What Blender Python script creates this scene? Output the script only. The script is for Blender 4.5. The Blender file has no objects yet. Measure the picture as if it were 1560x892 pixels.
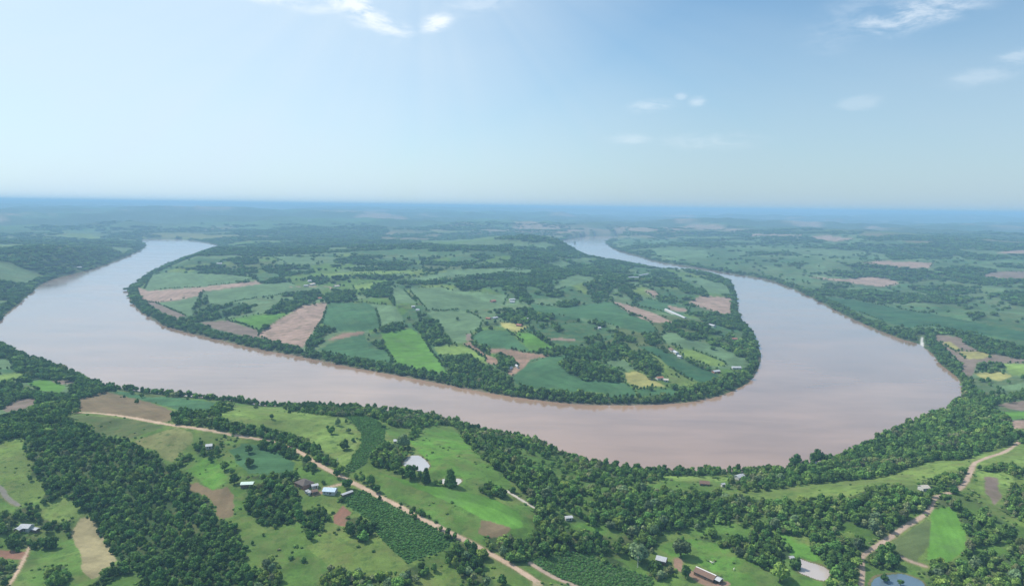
import bpy, bmesh, math, random
import numpy as np
from mathutils import Vector, Matrix
R = math.radians
random.seed(7); rng = np.random.default_rng(11)
sc = bpy.context.scene
col = sc.collection

# ------------------------------------------------------------------ camera model (photo is 1560 x 892)
F = 1040.0; CX = 780.0; CY = 446.0; H = 260.0
PITCH = R(7.2); ROLL = R(0.77)
fw = np.array([0, math.cos(PITCH), -math.sin(PITCH)])
u0 = np.array([0, math.sin(PITCH), math.cos(PITCH)])
x0 = np.array([1.0, 0, 0])
rt = math.cos(ROLL)*x0 + math.sin(ROLL)*u0
up = -math.sin(ROLL)*x0 + math.cos(ROLL)*u0
CAM = np.array([0, 0, H])

def project(x, y, z):
    d0, d1, d2 = x, y, z-H
    c = d0*fw[0]+d1*fw[1]+d2*fw[2]
    a = d0*rt[0]+d1*rt[1]+d2*rt[2]
    b = d0*up[0]+d1*up[1]+d2*up[2]
    c = np.where(c > 1, c, 1)
    bad = (d0*fw[0]+d1*fw[1]+d2*fw[2]) <= 1
    return np.where(bad, -9999, CX+F*a/c), np.where(bad, -9999, CY-F*b/c)
def ground0(px, py, z=0.0):
    d = fw + rt*((px-CX)/F) - up*((py-CY)/F)
    t = (H-z)/(-d[2])
    return d[0]*t, d[1]*t

# ------------------------------------------------------------------ numeric helpers
def hash2(i, j, s):
    h = (i.astype(np.int64)*374761393 + j.astype(np.int64)*668265263 + s*1442695041) & 0x7fffffff
    h = ((h ^ (h >> 13))*1274126177) & 0x7fffffff
    h = ((h ^ (h >> 15))*2246822519) & 0x7fffffff
    return ((h ^ (h >> 16)) & 0xffffff)/float(0xffffff)
def vnoise(x, y, s=0):
    i = np.floor(x); j = np.floor(y); fx = x-i; fy = y-j
    fx = fx*fx*(3-2*fx); fy = fy*fy*(3-2*fy)
    a = hash2(i, j, s); b = hash2(i+1, j, s); c = hash2(i, j+1, s); d = hash2(i+1, j+1, s)
    return (a*(1-fx)+b*fx)*(1-fy) + (c*(1-fx)+d*fx)*fy
def fbm(x, y, s=0, o=4):
    r = 0; a = 0.5; t = 0
    for k in range(o):
        r = r + a*vnoise(x*2**k+17.3*k, y*2**k-9.1*k, s+k); t += a; a *= 0.5
    return r/t
def ss(t):
    t = np.clip(t, 0, 1); return t*t*(3-2*t)
def voronoi(x, y, s):
    i = np.floor(x); j = np.floor(y); best = np.full(x.shape, 1e9); rnd = np.zeros(x.shape); second = np.full(x.shape, 1e9)
    for di in (-1, 0, 1):
        for dj in (-1, 0, 1):
            a = i+di; b = j+dj
            px = a+hash2(a, b, s); py = b+hash2(a, b, s+1)
            d = (px-x)**2+(py-y)**2
            m = d < best
            second = np.where(m, best, np.minimum(second, d))
            rnd = np.where(m, hash2(a, b, s+2), rnd); best = np.where(m, d, best)
    return rnd, np.sqrt(second)-np.sqrt(best)
def inside(px, py, poly):
    poly = np.asarray(poly, float); r = np.zeros(px.shape, bool)
    x0_, y0_ = poly.min(0); x1_, y1_ = poly.max(0)
    m = (px >= x0_) & (px <= x1_) & (py >= y0_) & (py <= y1_)
    idx = np.nonzero(m.ravel())[0]
    if not len(idx): return r
    X = px.ravel()[idx]; Y = py.ravel()[idx]; c = np.zeros(len(idx), bool)
    if len(idx) < 200:
        A_ = poly; B_ = np.roll(poly, -1, 0); dy = B_[:, 1]-A_[:, 1]; dy = np.where(dy == 0, 1e-12, dy)
        cr = ((A_[None, :, 1] > Y[:, None]) != (B_[None, :, 1] > Y[:, None])) & (X[:, None] < (B_[:, 0]-A_[:, 0])*(Y[:, None]-A_[:, 1])/dy+A_[:, 0])
        rr = r.ravel(); rr[idx] = cr.sum(1) % 2 == 1
        return rr.reshape(px.shape)
    n = len(poly)
    for k in range(n):
        xa, ya = poly[k]; xb, yb = poly[(k+1) % n]
        if ya == yb: continue
        cr = ((ya > Y) != (yb > Y)) & (X < (xb-xa)*(Y-ya)/(yb-ya)+xa)
        c ^= cr
    rr = r.ravel(); rr[idx] = c
    return rr.reshape(px.shape)
def seg_dist(x, y, pts, closed):
    pts = np.asarray(pts, float); n = len(pts)
    if x.size < 200 and closed:
        a = pts[None]; v = np.roll(pts, -1, 0)[None]-a; P_ = np.stack([x.ravel(), y.ravel()], 1)[:, None]
        t = np.clip(((P_-a)*v).sum(2)/((v*v).sum(2)+1e-9), 0, 1)
        return np.sqrt((((P_-a-t[..., None]*v)**2).sum(2)).min(1)).reshape(x.shape)
    best = np.full(x.shape, 1e18)
    for k in range(n if closed else n-1):
        a = pts[k]; b = pts[(k+1) % n]; v = b-a; L = (v**2).sum()+1e-9
        t = np.clip(((x-a[0])*v[0]+(y-a[1])*v[1])/L, 0, 1)
        d = (x-a[0]-t*v[0])**2+(y-a[1]-t*v[1])**2
        best = np.minimum(best, d)
    return np.sqrt(best)
def smooth_poly(pts, closed=True, n=3):
    pts = np.asarray(pts, float); out = []
    N = len(pts)
    for k in range(N if closed else N-1):
        p0 = pts[(k-1) % N] if closed or k > 0 else pts[k]
        p1 = pts[k]; p2 = pts[(k+1) % N]
        p3 = pts[(k+2) % N] if closed or k+2 < N else pts[k+1]
        for i in range(n):
            t = i/n
            out.append(0.5*((2*p1)+(-p0+p2)*t+(2*p0-5*p1+4*p2-p3)*t*t+(-p0+3*p1-3*p2+p3)*t**3))
    if not closed: out.append(pts[-1])
    return np.array(out)

# ------------------------------------------------------------------ river outline
INNER = [(337,375),(310,385),(280,394),(255,404),(232,415),(210,430),(198,440),(196,450),(205,465),(220,478),(240,491),
 (268,502),(312,513),(352,522),(390,531),(452,542),(540,560),(602,571),(665,583),(715,593),(780,604),(872,615),(942,617),(1017,615),
 (1080,607),(1130,588),(1150,570),(1159,547),(1156,530),(1150,515),(1140,497),(1126,480),(1122,452),(1117,435),(1107,426),
 (1080,417),(1040,411),(1005,410),(970,403),(920,397),(890,388),(867,378),(850,371)]
FAR_R = [(849,369),(865,364),(890,359.5),(920,358.5),(955,358.5)]
OUT_R = [(930,366),(926,371),(937,379),(970,389),(1005,399),(1055,406),(1105,415),(1150,422),(1170,426),(1202,437),(1245,457),
 (1282,477),(1325,497),(1370,515),(1395,522),(1405,527),(1420,538),(1435,556),(1457,573),(1466,588),(1463,606),(1442,622)]
NEAR = [(1397,641),(1334,670),(1297,688),(1260,702),(1230,709),(1195,713),(1165,717),(1110,718),(1060,717),(1000,717),(965,717),
 (945,713),(895,704),(855,687),(820,674),(795,665),(735,657),(697,644),(652,632),(607,626),(540,622),(480,620),(447,618),
 (415,618),(390,616),(357,610),(280,603),(225,597),(175,590),(140,582),(95,562),(42,543),(0,523)]
OUT_L = [(-25,516),(-38,508),(-25,498),(0,489),(10,477),(32,460),(60,435),(82,425),(120,415),(150,407),(190,392),(210,383),(222,375),(217,364.5)]
FAR_L = [(262,364),(300,367)]
RIVER_PX = INNER + FAR_R + OUT_R + NEAR + OUT_L + FAR_L
RIVER = smooth_poly([ground0(*p) for p in RIVER_PX], True, 3)
PENIN = np.array([ground0(*p) for p in INNER])

def chunked(fn, x, y, n=60000):
    xs = x.ravel(); ys = y.ravel(); out = np.empty(len(xs))
    for k in range(0, len(xs), n):
        out[k:k+n] = fn(xs[k:k+n], ys[k:k+n])
    return out.reshape(x.shape)
_bb0 = RIVER.min(0)-400; _bb1 = RIVER.max(0)+400
def river_sd(x, y):
    """signed distance to the waterline in metres, positive on land"""
    out = np.full(x.shape, 800.0)
    m = (x > _bb0[0]) & (x < _bb1[0]) & (y > _bb0[1]) & (y < _bb1[1])
    if m.any():
        X = x[m]; Y = y[m]
        d = chunked(lambda a, b: seg_dist(a, b, RIVER, True), X, Y)
        ins = inside(X, Y, RIVER)
        out[m] = np.where(ins, -d, d)
    return out

HILLS = [((250,655),20,150),((470,700),14,150),((60,850),-22,90),((330,700),10,60),((640,780),8,70),((1490,715),22,150),((1380,800),8,90),((820,700),8,120),
         ((825,384),78,330),((690,440),22,350),((1330,374),75,800),((1500,400),40,700),((90,400),55,600),((600,400),20,500),
         ((700,402),35,380),((680,326.5),110,1500),((1500,340),90,1800),((300,330),70,2200),((560,480),10,170),((980,500),10,200),((330,440),9,230)]
HILLS = [(ground0(*p), h, r) for p, h, r in HILLS]
def height(x, y, d=None):
    if d is None: d = river_sd(x, y)
    dist = np.sqrt(x*x+y*y)
    land = 3.2*ss(d/22) + 20*(1-np.exp(-np.maximum(d, 0)/420))
    nz = fbm(x/430+5, y/430, 3, 3)-0.5
    nz2 = fbm(x/110, y/110+8, 31, 3)-0.5
    land = land + ss(d/200)*(nz*40+nz2*16)
    for (c, h, r) in HILLS:
        land = land + ss(d/170)*h*np.exp(-((x-c[0])**2+(y-c[1])**2)/(2*r*r))
    k = ss((dist-4800)/5500)
    rid = fbm(x/2900+2, y/2100+1, 50, 5)
    land = land + k*(rid*230-70)+ss((dist-5200)/2500)*(.5-np.abs(fbm(x/1500, y/1100, 58, 4)-.5)*3)*130 + ss((dist-13000)/20000)*620*np.maximum(fbm(x/6500, y/6000, 77, 4)-.28, 0)
    land = np.where(land > 140, 140+100*np.tanh((land-140)/100), land)
    land = np.maximum(land, 0.4)
    return np.where(d > 0, land, -np.minimum(3.0, -d*0.25)-0.05)
def ground_at(px, py):
    z = 0.0
    for _ in range(12):
        x, y = ground0(px, py, z)
        zn = float(height(np.array([x]), np.array([y]))[0])
        if abs(zn-z) < 0.02: break
        z = 0.5*(z+zn)
    return x, y, z

# ------------------------------------------------------------------ colours (real albedos)
C = dict(
 pasture=(.085,.160,.034), bright=(.092,.200,.034), yellow=(.130,.190,.045), dry=(.185,.190,.075), olive=(.085,.112,.042),
 crop=(.055,.122,.052), croplight=(.108,.172,.082), cropdark=(.036,.090,.040), maize=(.050,.112,.034), maizegrey=(.066,.112,.044),
 soil=(.250,.160,.115), soilpink=(.310,.215,.170), soilgrey=(.185,.140,.115), soilmix=(.170,.125,.072), red=(.250,.130,.090),
 straw=(.270,.230,.125), gold=(.290,.270,.095), lime=(.150,.220,.055), forest=(.034,.058,.022), scrub=(.055,.095,.030),
 road=(.430,.310,.225), roadred=(.360,.265,.205), grey=(.190,.172,.145), sand=(.480,.430,.370), ramp=(.480,.465,.440))

# kind: g grass / c crop / s soil / r road / w pond ; (name, kind, colour, label, polygon)
FIELDS = []
def fld(name, kind, colour, label, poly): FIELDS.append((name, kind, colour, label, poly))
# --- foreground left
fld('pasture','g','yellow','yellow-green pasture slope at the left edge beside the dense wood',[(-60,672),(0,676),(35,660),(38,688),(50,700),(48,720),(45,728),(60,728),(75,745),(62,764),(30,770),(10,755),(-5,735),(-60,730)])
fld('pasture','g','lime','small bright mound meadow in a bay of the dense wood',[(52,772),(75,760),(97,750),(107,762),(130,775),(125,786),(100,797),(75,792),(58,783)])
fld('stubble_field','s','straw','pale straw field below the dense wood',[(122,788),(143,787),(150,809),(161,819),(177,852),(152,876),(138,880),(125,869),(122,844),(107,812)])
fld('ploughed_field','s','red','red bare earth patch below the grey farmhouse',[(-60,834),(0,836),(38,840),(44,845),(30,852),(0,850),(-60,850)])
fld('pasture','g','pasture','green meadow at the bottom edge below the hedge by the straw field',[(140,908),(165,884),(190,870),(214,866),(218,880),(200,908)])
fld('fallow_field','s','soilmix','brown fallow field on the hilltop above the dirt road',[(120,607),(140,600),(162,596),(195,605),(237,615),(262,625),(260,640),(245,642),(200,634),(155,629),(117,625)])
fld('crop_field','c','crop','green crop strip between the brown fallow field and the bank trees',[(165,594),(195,596),(225,604),(270,605),(335,614),(320,624),(275,625),(237,614),(190,603)])
fld('pasture','g','olive','olive field below the start of the dirt road',[(105,631),(160,634),(200,638),(252,650),(200,667),(152,663),(137,645),(108,638)])
fld('pasture','g','dry','dry yellowish pasture below the dirt road beside the dense wood',[(205,670),(270,650),(295,660),(292,675),(262,702),(245,697),(238,685),(212,680)])
fld('pasture','g','bright','bright green pasture under the house hidden in trees',[(267,711),(300,696),(332,701),(347,729),(325,746),(307,734),(295,724)])
fld('bare_slope','s','soilmix','reddish worn slope along the edge of the dense wood',[(285,739),(302,735),(325,746),(345,741),(357,758),(354,786),(335,791),(322,761),(292,746)])
fld('crop_field','c','lime','yellow-green strip at the left edge above the river woods',[(-60,572),(0,570),(35,566),(40,572),(0,583),(-60,585)])
fld('fallow_field','s','soilgrey','thin brown strip behind the bank woods on the left',[(80,579),(105,578),(116,583),(90,586)])
fld('crop_field','c','bright','bright patch below the thin brown strip on the left',[(40,582),(70,577),(100,588),(92,598),(60,595)])
fld('ploughed_field','s','soilgrey','small grey-brown ploughed field between woods at the left edge',[(2,621),(35,605),(57,606),(49,621),(10,628)])
fld('crop_field','c','croplight','pale green field at the left edge near the river bend',[(-60,545),(0,544),(20,550),(15,562),(-60,563)])
# --- foreground middle
fld('pasture','g','lime','bright hill pasture above the dirt road near the river',[(328,632),(350,620),(390,619),(440,622),(510,630),(522,636),(541,650),(545,670),(540,690),(525,710),(512,708),(490,685),(465,668),(428,660),(390,648),(350,640)])
fld('maize_field','c','maizegrey','curved maize field beside the hill pasture',[(522,631),(552,630),(570,635),(588,655),(585,672),(565,690),(560,707),(530,722),(526,712),(546,685),(551,662),(541,647)])
fld('pasture','g','bright','sloping green pasture around the pale round pond',[(622,670),(665,645),(685,647),(715,675),(728,690),(760,715),(780,735),(772,748),(740,735),(705,745),(650,735),(655,712),(655,700),(640,690)])
fld('pasture','g','pasture','narrow pasture between the curved maize field and the bank woods',[(578,638),(615,650),(622,667),(600,672),(588,655)])
fld('crop_field','c','bright','long bright green field strip below the ponds',[(575,719),(610,729),(665,741),(735,754),(790,777),(797,802),(775,806),(735,790),(690,766),(640,746),(600,730)])
fld('pasture','g','pasture','pasture strip between the dirt road and the bright field',[(573,724),(602,731),(640,747),(690,767),(733,789),(735,815),(692,811),(615,764),(582,754)])
fld('bare_patch','s','soilmix','bare earth patch at the lower end of the bright field',[(732,791),(752,794),(777,804),(774,815),(740,818),(728,811)])
fld('maize_field','c','maize','large dark maize field below the dirt road',[(520,756),(550,746),(615,777),(687,819),(685,834),(630,856),(620,860),(580,819),(565,794),(530,771)])
fld('bare_patch','s','red','small red bare plot beside the maize field',[(507,784),(525,771),(534,781),(525,801),(508,797)])
fld('pasture','g','yellow','yellowish pasture below the large dark maize field',[(530,820),(580,822),(622,860),(602,874),(560,877),(500,862),(465,830)])
fld('crop_field','c','crop','deep green field left of the farmyard trees',[(390,676),(427,691),(450,704),(445,716),(410,722),(380,720),(360,705),(350,685),(370,676)])
fld('maize_field','c','maizegrey','grey-green field between the road and the barn',[(795,854),(830,844),(887,841),(920,854),(992,879),(1000,910),(890,910),(845,876)])
fld('pasture','g','bright','bright cattle pasture beside the brown barn',[(997,831),(1055,819),(1105,831),(1170,866),(1170,910),(1112,910),(1102,874),(1062,858),(1020,844)])
fld('pasture','g','bright','small clearing in the woods above the grey shed',[(872,799),(930,800),(957,811),(940,823),(920,815),(887,805)])
fld('pasture','g','pasture','clearing along the wood edge above the cattle pasture',[(1040,806),(1080,795),(1140,798),(1152,812),(1130,820),(1087,809),(1055,818)])
fld('pasture','g','lime','riverside meadow behind the emergent bank trees',[(1008,724),(1060,723),(1114,728),(1104,734),(1067,733),(1030,732)])
fld('pasture','g','pasture','small riverside clearing in the woods',[(978,735),(1000,737),(1018,744),(1000,746)])
fld('pasture','g','bright','small meadow high in the woods near the river',[(803,706),(830,704),(830,717),(805,717)])
fld('pasture','g','pasture','light glade near the top of the riverside woods',[(780,673),(800,679),(810,692),(795,694)])
fld('pasture','g','pasture','thin glade in the middle of the riverside woods',[(836,721),(872,727),(872,733),(846,731)])
fld('pasture','g','olive','dull glade below the tall bank trees',[(910,714),(926,713),(944,724),(930,725)])
fld('pasture','g','yellow','wide yellowish meadow strip between two woods on the right',[(1067,749),(1120,747),(1170,742),(1210,735),(1260,730),(1312,740),(1322,746),(1290,758),(1250,757),(1200,763),(1170,760),(1120,756)])
fld('pasture','g','yellow','hill pasture above the wood and left of the upper road',[(1370,717),(1420,704),(1470,697),(1479,707),(1460,719),(1395,735),(1330,734),(1300,728)])
fld('pasture','g','lime','bright hilltop pasture around the upper dirt road',[(1478,698),(1532,679),(1548,680),(1600,690),(1600,722),(1530,704),(1485,709)])
fld('pasture','g','lime','bright strips around the dark plot beside the upper road',[(1487,715),(1530,711),(1547,735),(1532,765),(1520,777),(1500,757),(1488,735)])
fld('ploughed_field','s','soilgrey','dark narrow plot beside the upper dirt road',[(1498,726),(1520,728),(1525,759),(1515,768),(1502,749)])
fld('crop_field','c','olive','dark olive half of the triangular field by the road',[(1355,829),(1410,789),(1418,794),(1416,829),(1395,856),(1370,846)])
fld('crop_field','c','bright','bright green half of the triangular field',[(1420,776),(1452,770),(1472,809),(1468,840),(1445,856),(1410,851),(1416,829),(1418,794)])
fld('pasture','g','pasture','lawn around the blue pond',[(1316,849),(1330,859),(1395,869),(1412,881),(1422,910),(1315,910)])
fld('pasture','g','bright','slope of green pasture above the brown pond',[(1175,809),(1202,814),(1232,831),(1252,849),(1240,856),(1207,846),(1200,829)])
fld('pasture','g','bright','pasture at the bottom edge below the brown pond',[(1168,872),(1207,866),(1252,886),(1260,910),(1168,910)])
# --- right land
fld('ploughed_field','s','soilgrey','grey ploughed field on the right bank behind the boat ramp',[(1424,508),(1467,514),(1472,525),(1500,537),(1560,547),(1600,553),(1530,553),(1490,551),(1481,573),(1465,570),(1460,553),(1437,527),(1424,520)])
fld('stubble_field','s','gold','upper golden stripe in the grey ploughed field',[(1434,522),(1447,520),(1464,532),(1457,536)])
fld('stubble_field','s','gold','lower golden stripe in the grey ploughed field',[(1460,535),(1495,535),(1512,541),(1492,547),(1470,546)])
fld('crop_field','c','gold','yellow field in front of the round grove on the right',[(1485,568),(1520,564),(1542,572),(1525,580),(1495,576)])
fld('crop_field','c','lime','light green field right of the round grove',[(1525,554),(1600,552),(1600,572),(1540,571)])
fld('crop_field','c','croplight','pale green field at the right edge below the yellow field',[(1517,588),(1600,578),(1600,590),(1525,595)])
fld('ploughed_field','s','soilgrey','grey-brown field at the right edge between woods',[(1517,616),(1600,604),(1600,625),(1545,624)])
fld('bare_patch','s','soilpink','pale bare yard at the right edge above the upper road',[(1541,640),(1600,638),(1600,654),(1543,652)])
fld('crop_field','c','bright','green strip above the pale bare yard at the right edge',[(1520,628),(1545,626),(1600,630),(1600,637),(1540,638)])
fld('ploughed_field','s','soilpink','large pinkish ploughed field on the far right slope',[(1308,400),(1345,396.5),(1422,400),(1416,408.5),(1382,407.5),(1342,404.5)])
fld('ploughed_field','s','soilpink','pinkish ploughed field with a pointed left end on the right bank',[(1232,421.5),(1290,425),(1325,420.5),(1360,425),(1371,432),(1345,437),(1300,431.5),(1260,426)])
fld('ploughed_field','s','soilpink','pale field on the crest of the right hills',[(1235,360),(1262,358.5),(1302,363.5),(1275,368),(1245,364.5)])
fld('ploughed_field','s','soilgrey','grey field at the far right edge',[(1495,420.5),(1512,413.5),(1600,412),(1600,424),(1520,425)])
fld('ploughed_field','s','soilpink','pink field on the skyline of the right hills',[(1515,385.5),(1537,381.5),(1600,378),(1600,386.5)])
fld('ploughed_field','s','soilpink','thin pale strip on the far right hills',[(1145,355.5),(1222,357.5),(1222,360.5),(1145,358.5)])
fld('crop_field','c','cropdark','long dark green field along the right bank',[(1245,450),(1295,455),(1370,470),(1445,482),(1560,505),(1600,512),(1600,525),(1495,509),(1420,496),(1385,499),(1345,488),(1295,470)])
fld('crop_field','c','croplight','pale field at the point of the far right bank',[(988,379),(1030,376),(1075,381),(1080,390),(1030,393),(1000,388)])
# --- peninsula
fld('crop_field','c','croplight','green field at the far left tip of the peninsula',[(220,440),(232,417),(262,414),(355,417.5),(390,425),(305,438),(225,443)])
fld('ploughed_field','s','soilpink','long pinkish field across the left of the peninsula',[(207,436),(225,443),(305,437.5),(390,427.5),(400,432),(310,443.5),(302,450),(275,457),(240,460.5),(230,460.5),(215,457)])
fld('ploughed_field','s','soilgrey','bare strip along the left bank of the peninsula',[(217,460),(237,461),(284,481),(270,485),(242,473)])
fld('crop_field','c','croplight','small green field beside the bare bank strip',[(237,461),(305,452),(292,473),(295,480),(284,481)])
fld('crop_field','c','croplight','rolling pale green field left of the farm cluster',[(305,450),(312,443.5),(400,432),(440,428),(452,435),(440,447),(390,453),(330,466),(318,463),(316,452)])
fld('ploughed_field','s','soilgrey','grey bare field above the river on the left of the peninsula',[(303,490),(345,487.5),(397,503),(390,516),(360,509),(325,500)])
fld('ploughed_field','s','soilpink','large pink ploughed field narrowing to the farm cluster',[(389,511),(427,485),(457,466),(499,459.5),(490,488),(477,505),(462,529),(420,522)])
fld('crop_field','c','bright','green wedge beside the large pink ploughed field',[(345,487),(385,480),(447,474),(427,485),(395,503)])
fld('crop_field','c','crop','blue-green field right of the large pink field',[(500,460),(560,461),(572,470),(580,499),(555,504),(510,503),(490,492)])
fld('crop_field','c','croplight','thin reddish green field above the square grove',[(560,461),(602,465),(617,490),(580,499),(572,470)])
fld('crop_field','c','crop','blue-green field between the square grove and the bank',[(482,533),(515,517),(555,507),(562,530),(590,532),(602,552),(560,549)])
fld('bare_strip','s','soil','narrow bare strip above the square grove',[(492,520),(520,508),(556,504),(554,508),(515,516)])
fld('crop_field','c','bright','large light green field right of the square grove',[(580,506),(627,500),(642,512),(684,571),(667,567),(630,561),(599,552),(588,532)])
fld('crop_field','c','croplight','wide pale field in the middle of the peninsula',[(622,438),(672,437),(690,442),(740,445),(774,450),(765,465),(740,470),(700,472),(650,472),(640,460)])
fld('crop_field','c','croplight','rounded pale field below the wide pale field',[(648,474),(711,473),(735,488),(732,500),(714,508),(707,522),(692,522),(667,491)])
fld('crop_field','c','crop','dark blue-green field above the bare hollow',[(720,511),(734,502),(772,503),(795,522),(808,535),(744,530),(720,517)])
fld('crop_field','c','bright','green field right of the bare hollow',[(786,506),(806,506),(846,529),(808,535),(796,521)])
fld('crop_field','c','gold','small yellow field below the village trees',[(761,490),(780,491),(806,497),(786,506),(764,497)])
fld('bare_patch','s','soil','bare brown hollow in the middle of the peninsula',[(744,531),(778,532),(814,538),(846,541),(810,546),(796,563),(781,572),(771,567),(781,559),(792,555),(778,545),(763,538),(747,538)])
fld('bare_patch','s','soil','brown track bed left of the bare hollow',[(704,523),(717,520),(738,538),(760,548),(757,556),(743,554),(737,543),(718,531)])
fld('bare_patch','s','soilgrey','small pale bare spot at the corner of the rounded field',[(710,509),(718,507),(720,519),(710,520)])
fld('crop_field','c','lime','light green wedge above the bank woods',[(660,527),(700,525),(722,533),(740,548),(742,556),(715,540),(668,540)])
fld('crop_field','c','crop','large blue-green field curving around the oval wood',[(780,572),(812,551),(845,541),(860,539),(872,545),(850,550),(862,565),(887,577),(950,581),(965,592),(970,603),(930,605),(920,598),(855,596),(805,591),(785,583)])
fld('crop_field','c','gold','yellow-green field beside the oval wood',[(952,566),(972,565),(1014,588),(970,591),(955,583)])
fld('crop_field','c','crop','thin dark strip below the yellow-green field',[(970,593),(1027,592),(1032,602),(972,603)])
fld('crop_field','c','croplight','small pale field above the oval wood',[(905,546),(950,547),(970,562),(952,565),(930,557)])
fld('crop_field','c','cropdark','dark green strip field running to the right bank woods',[(970,527),(995,527),(1030,542),(1097,572),(1080,582),(1055,580),(1017,557),(1005,545)])
fld('crop_field','c','croplight','long pale strip field behind the hedge farms',[(1005,511),(1020,505),(1055,517),(1100,527),(1144,552),(1137,562),(1117,560),(1067,537),(1035,527),(1012,523)])
fld('crop_field','c','lime','yellowish strip beside the hedge farms',[(1030,530),(1055,532),(1105,552),(1105,558),(1080,557),(1042,543)])
fld('pasture','g','lime','bright meadow by the red farm near the tip of the peninsula',[(1014,570),(1045,574),(1069,582),(1050,591),(1022,586)])
fld('crop_field','c','crop','large rolling green field right of the village trees',[(807,462),(850,468),(905,461),(932,460),(965,478),(992,492),(1002,506),(980,508),(935,495),(900,487),(860,481),(815,476)])
fld('ploughed_field','s','soilpink','pink wedge field on the right of the peninsula',[(931,458.5),(955,463),(997,477),(1027,491.5),(992,490.5),(960,477.5)])
fld('crop_field','c','crop','green strip above the long white sheds',[(965,462),(985,454),(1052,468),(1040,480),(1010,475)])
fld('pasture','g','lime','bright wedge below the dark ridge wood',[(960,440),(977,435),(1006,450),(987,452),(965,447)])
fld('bare_patch','s','soilpink','small pink plot in the bright wedge',[(980,442),(997,442.5),(1006,450),(995,452)])
fld('ploughed_field','s','soilpink','large pink field by the right bank of the peninsula',[(1048,461),(1067,450),(1116,453),(1112,480),(1092,475.5),(1065,467.5)])
fld('crop_field','c','croplight','green field inside the right bank of the peninsula',[(1030,418),(1075,425),(1110,435),(1113,448),(1077,445.5),(1067,435)])
fld('bare_patch','s','soilpink','pink plot near the long white shed',[(1017,465),(1045,470),(1052,475.5),(1020,472.5)])
fld('ploughed_field','s','soilpink','thin pink strip between fields near the peninsula centre',[(833,514.5),(876,515.5),(876,519),(838,517.5)])
fld('crop_field','c','croplight','pale green hill field at the far end of the ridge',[(805,373),(827,368),(852,373),(830,379.5)])
fld('crop_field','c','croplight','clearing on the ridge wood slope',[(832,400.5),(852,395),(876,402),(855,408.5)])
fld('crop_field','c','croplight','upper clearing on the river side of the ridge wood',[(867,395),(892,390.5),(911,396),(880,399.5)])
fld('crop_field','c','croplight','pale band left of the ridge wood',[(770,411),(812,409.5),(810,416.5),(770,416)])
fld('crop_field','c','croplight','oval pale field near the far left of the peninsula',[(415,392),(440,389.5),(475,392),(472,400.5),(437,401.5)])
fld('crop_field','c','lime','long thin yellow-green field behind the farm cluster',[(490,417),(535,413.5),(640,410.5),(615,416.5),(490,421)])
fld('crop_field','c','lime','yellow-green field right of the farm cluster',[(537,435),(570,429.5),(566,440.5),(540,440.5)])
fld('crop_field','c','croplight','long curving pale field under the far ridge wood',[(612,426),(700,410),(780,406.5),(830,408),(780,412.5),(715,420),(640,428)])
fld('crop_field','c','croplight','narrow pale field beside the hedge in the peninsula centre',[(595,435),(615,440),(634,461),(602,462.5)])
fld('crop_field','c','croplight','rolling pasture below the ridge wood',[(860,422),(885,418),(912,424),(888,431),(862,437),(838,444)])

ROADS = [  # name, width m, colour, label, polyline
 ('dirt_road',4.6,'road','main dirt road climbing from the lower right to the hilltop field',[(92,625),(100,626.5),(132,629),(162,631),(195,635),(225,640.5),(255,646),(287,650),(320,655),(350,661),(380,666),(405,670),(432,678),(457,688),(482,705),(500,715),(520,725),(540,735.5),(565,749),(590,761.5),(615,774),(632,784),(657,796.5),(690,813),(715,825),(740,839),(780,861),(805,877),(830,893),(865,917)]),
 ('dirt_road',4.2,'roadred','upper right dirt road winding down past the blue pond',[(1558,668),(1547,677),(1530,688),(1500,698),(1484,706),(1477,721),(1470,734),(1460,745),(1440,752),(1422,759),(1419,770),(1410,782),(1382,800),(1345,825),(1320,841),(1313,850),(1314,869),(1312,892),(1310,915)]),
 ('dirt_track',3.4,'roadred','brown farm track beside the grey-green field',[(808,857),(822,866),(845,879),(880,893),(915,909)]),
 ('driveway',3.2,'road','driveway from the dirt road to the blue roofed house',[(541,737),(520,737),(508,740),(494,743)]),
 ('dirt_track',3.0,'roadred','short red track below the triangular field',[(1372,847),(1387,854),(1410,862)]),
 ('dirt_track',2.2,'road','faint track below the grey farmhouse',[(44,832),(37,849),(20,880),(5,905)]),
 ('dirt_track',3.5,'grey','grey track at the left edge under the yellow-green slope',[(-40,720),(0,742),(10,757),(28,769)]),
 ('dirt_track',2.6,'sand','pale track along the wood edge near the sandy pond',[(772,747),(795,761),(815,773)]),
 ('boat_ramp',4.6,'ramp','pale concrete boat ramp running down to the river through the bank trees',[(1405,513.5),(1404.5,519),(1405,528.5)]),
 ('farmyard',6.0,'soil','bare earth yard between the grey shed and the brown barn',[(1033,853),(1035,865),(1052,872),(1068,884),(1088,890),(1106,888)]),
 ('farmyard',4.0,'soil','bare earth yard among the white farm sheds',[(470,750),(480,753),(492,748)]),
 ('dirt_track',7.0,'soilpink','pale farm road through the farm cluster on the peninsula',[(430,437),(470,436),(500,436),(505,441)]),
]
PONDS = [
 ('pond','pale','pale round pond among trees in the sloping pasture',[(614,703),(623,694),(634,692.5),(643,696),(652,705),(653,711),(645,717),(636,716),(627,712),(616,708)]),
 ('pond','sand','small pale sandy pond behind the cone-shaped tree',[(672,731),(677,728),(695,727.5),(703,731),(696,737.5),(687,738),(675,736)]),
 ('pond','brown','brown pond below the green slope, trees on its right bank',[(1217,851),(1231,855),(1249,860),(1263,869),(1258,882),(1246,882),(1230,876),(1214,868)]),
 ('pond','blue','blue pond at the bottom edge beside the upper dirt road',[(1327,887),(1335,878),(1355,874),(1374,873),(1393,879),(1405,886),(1408,905),(1352,906),(1328,896)]),
]

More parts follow.
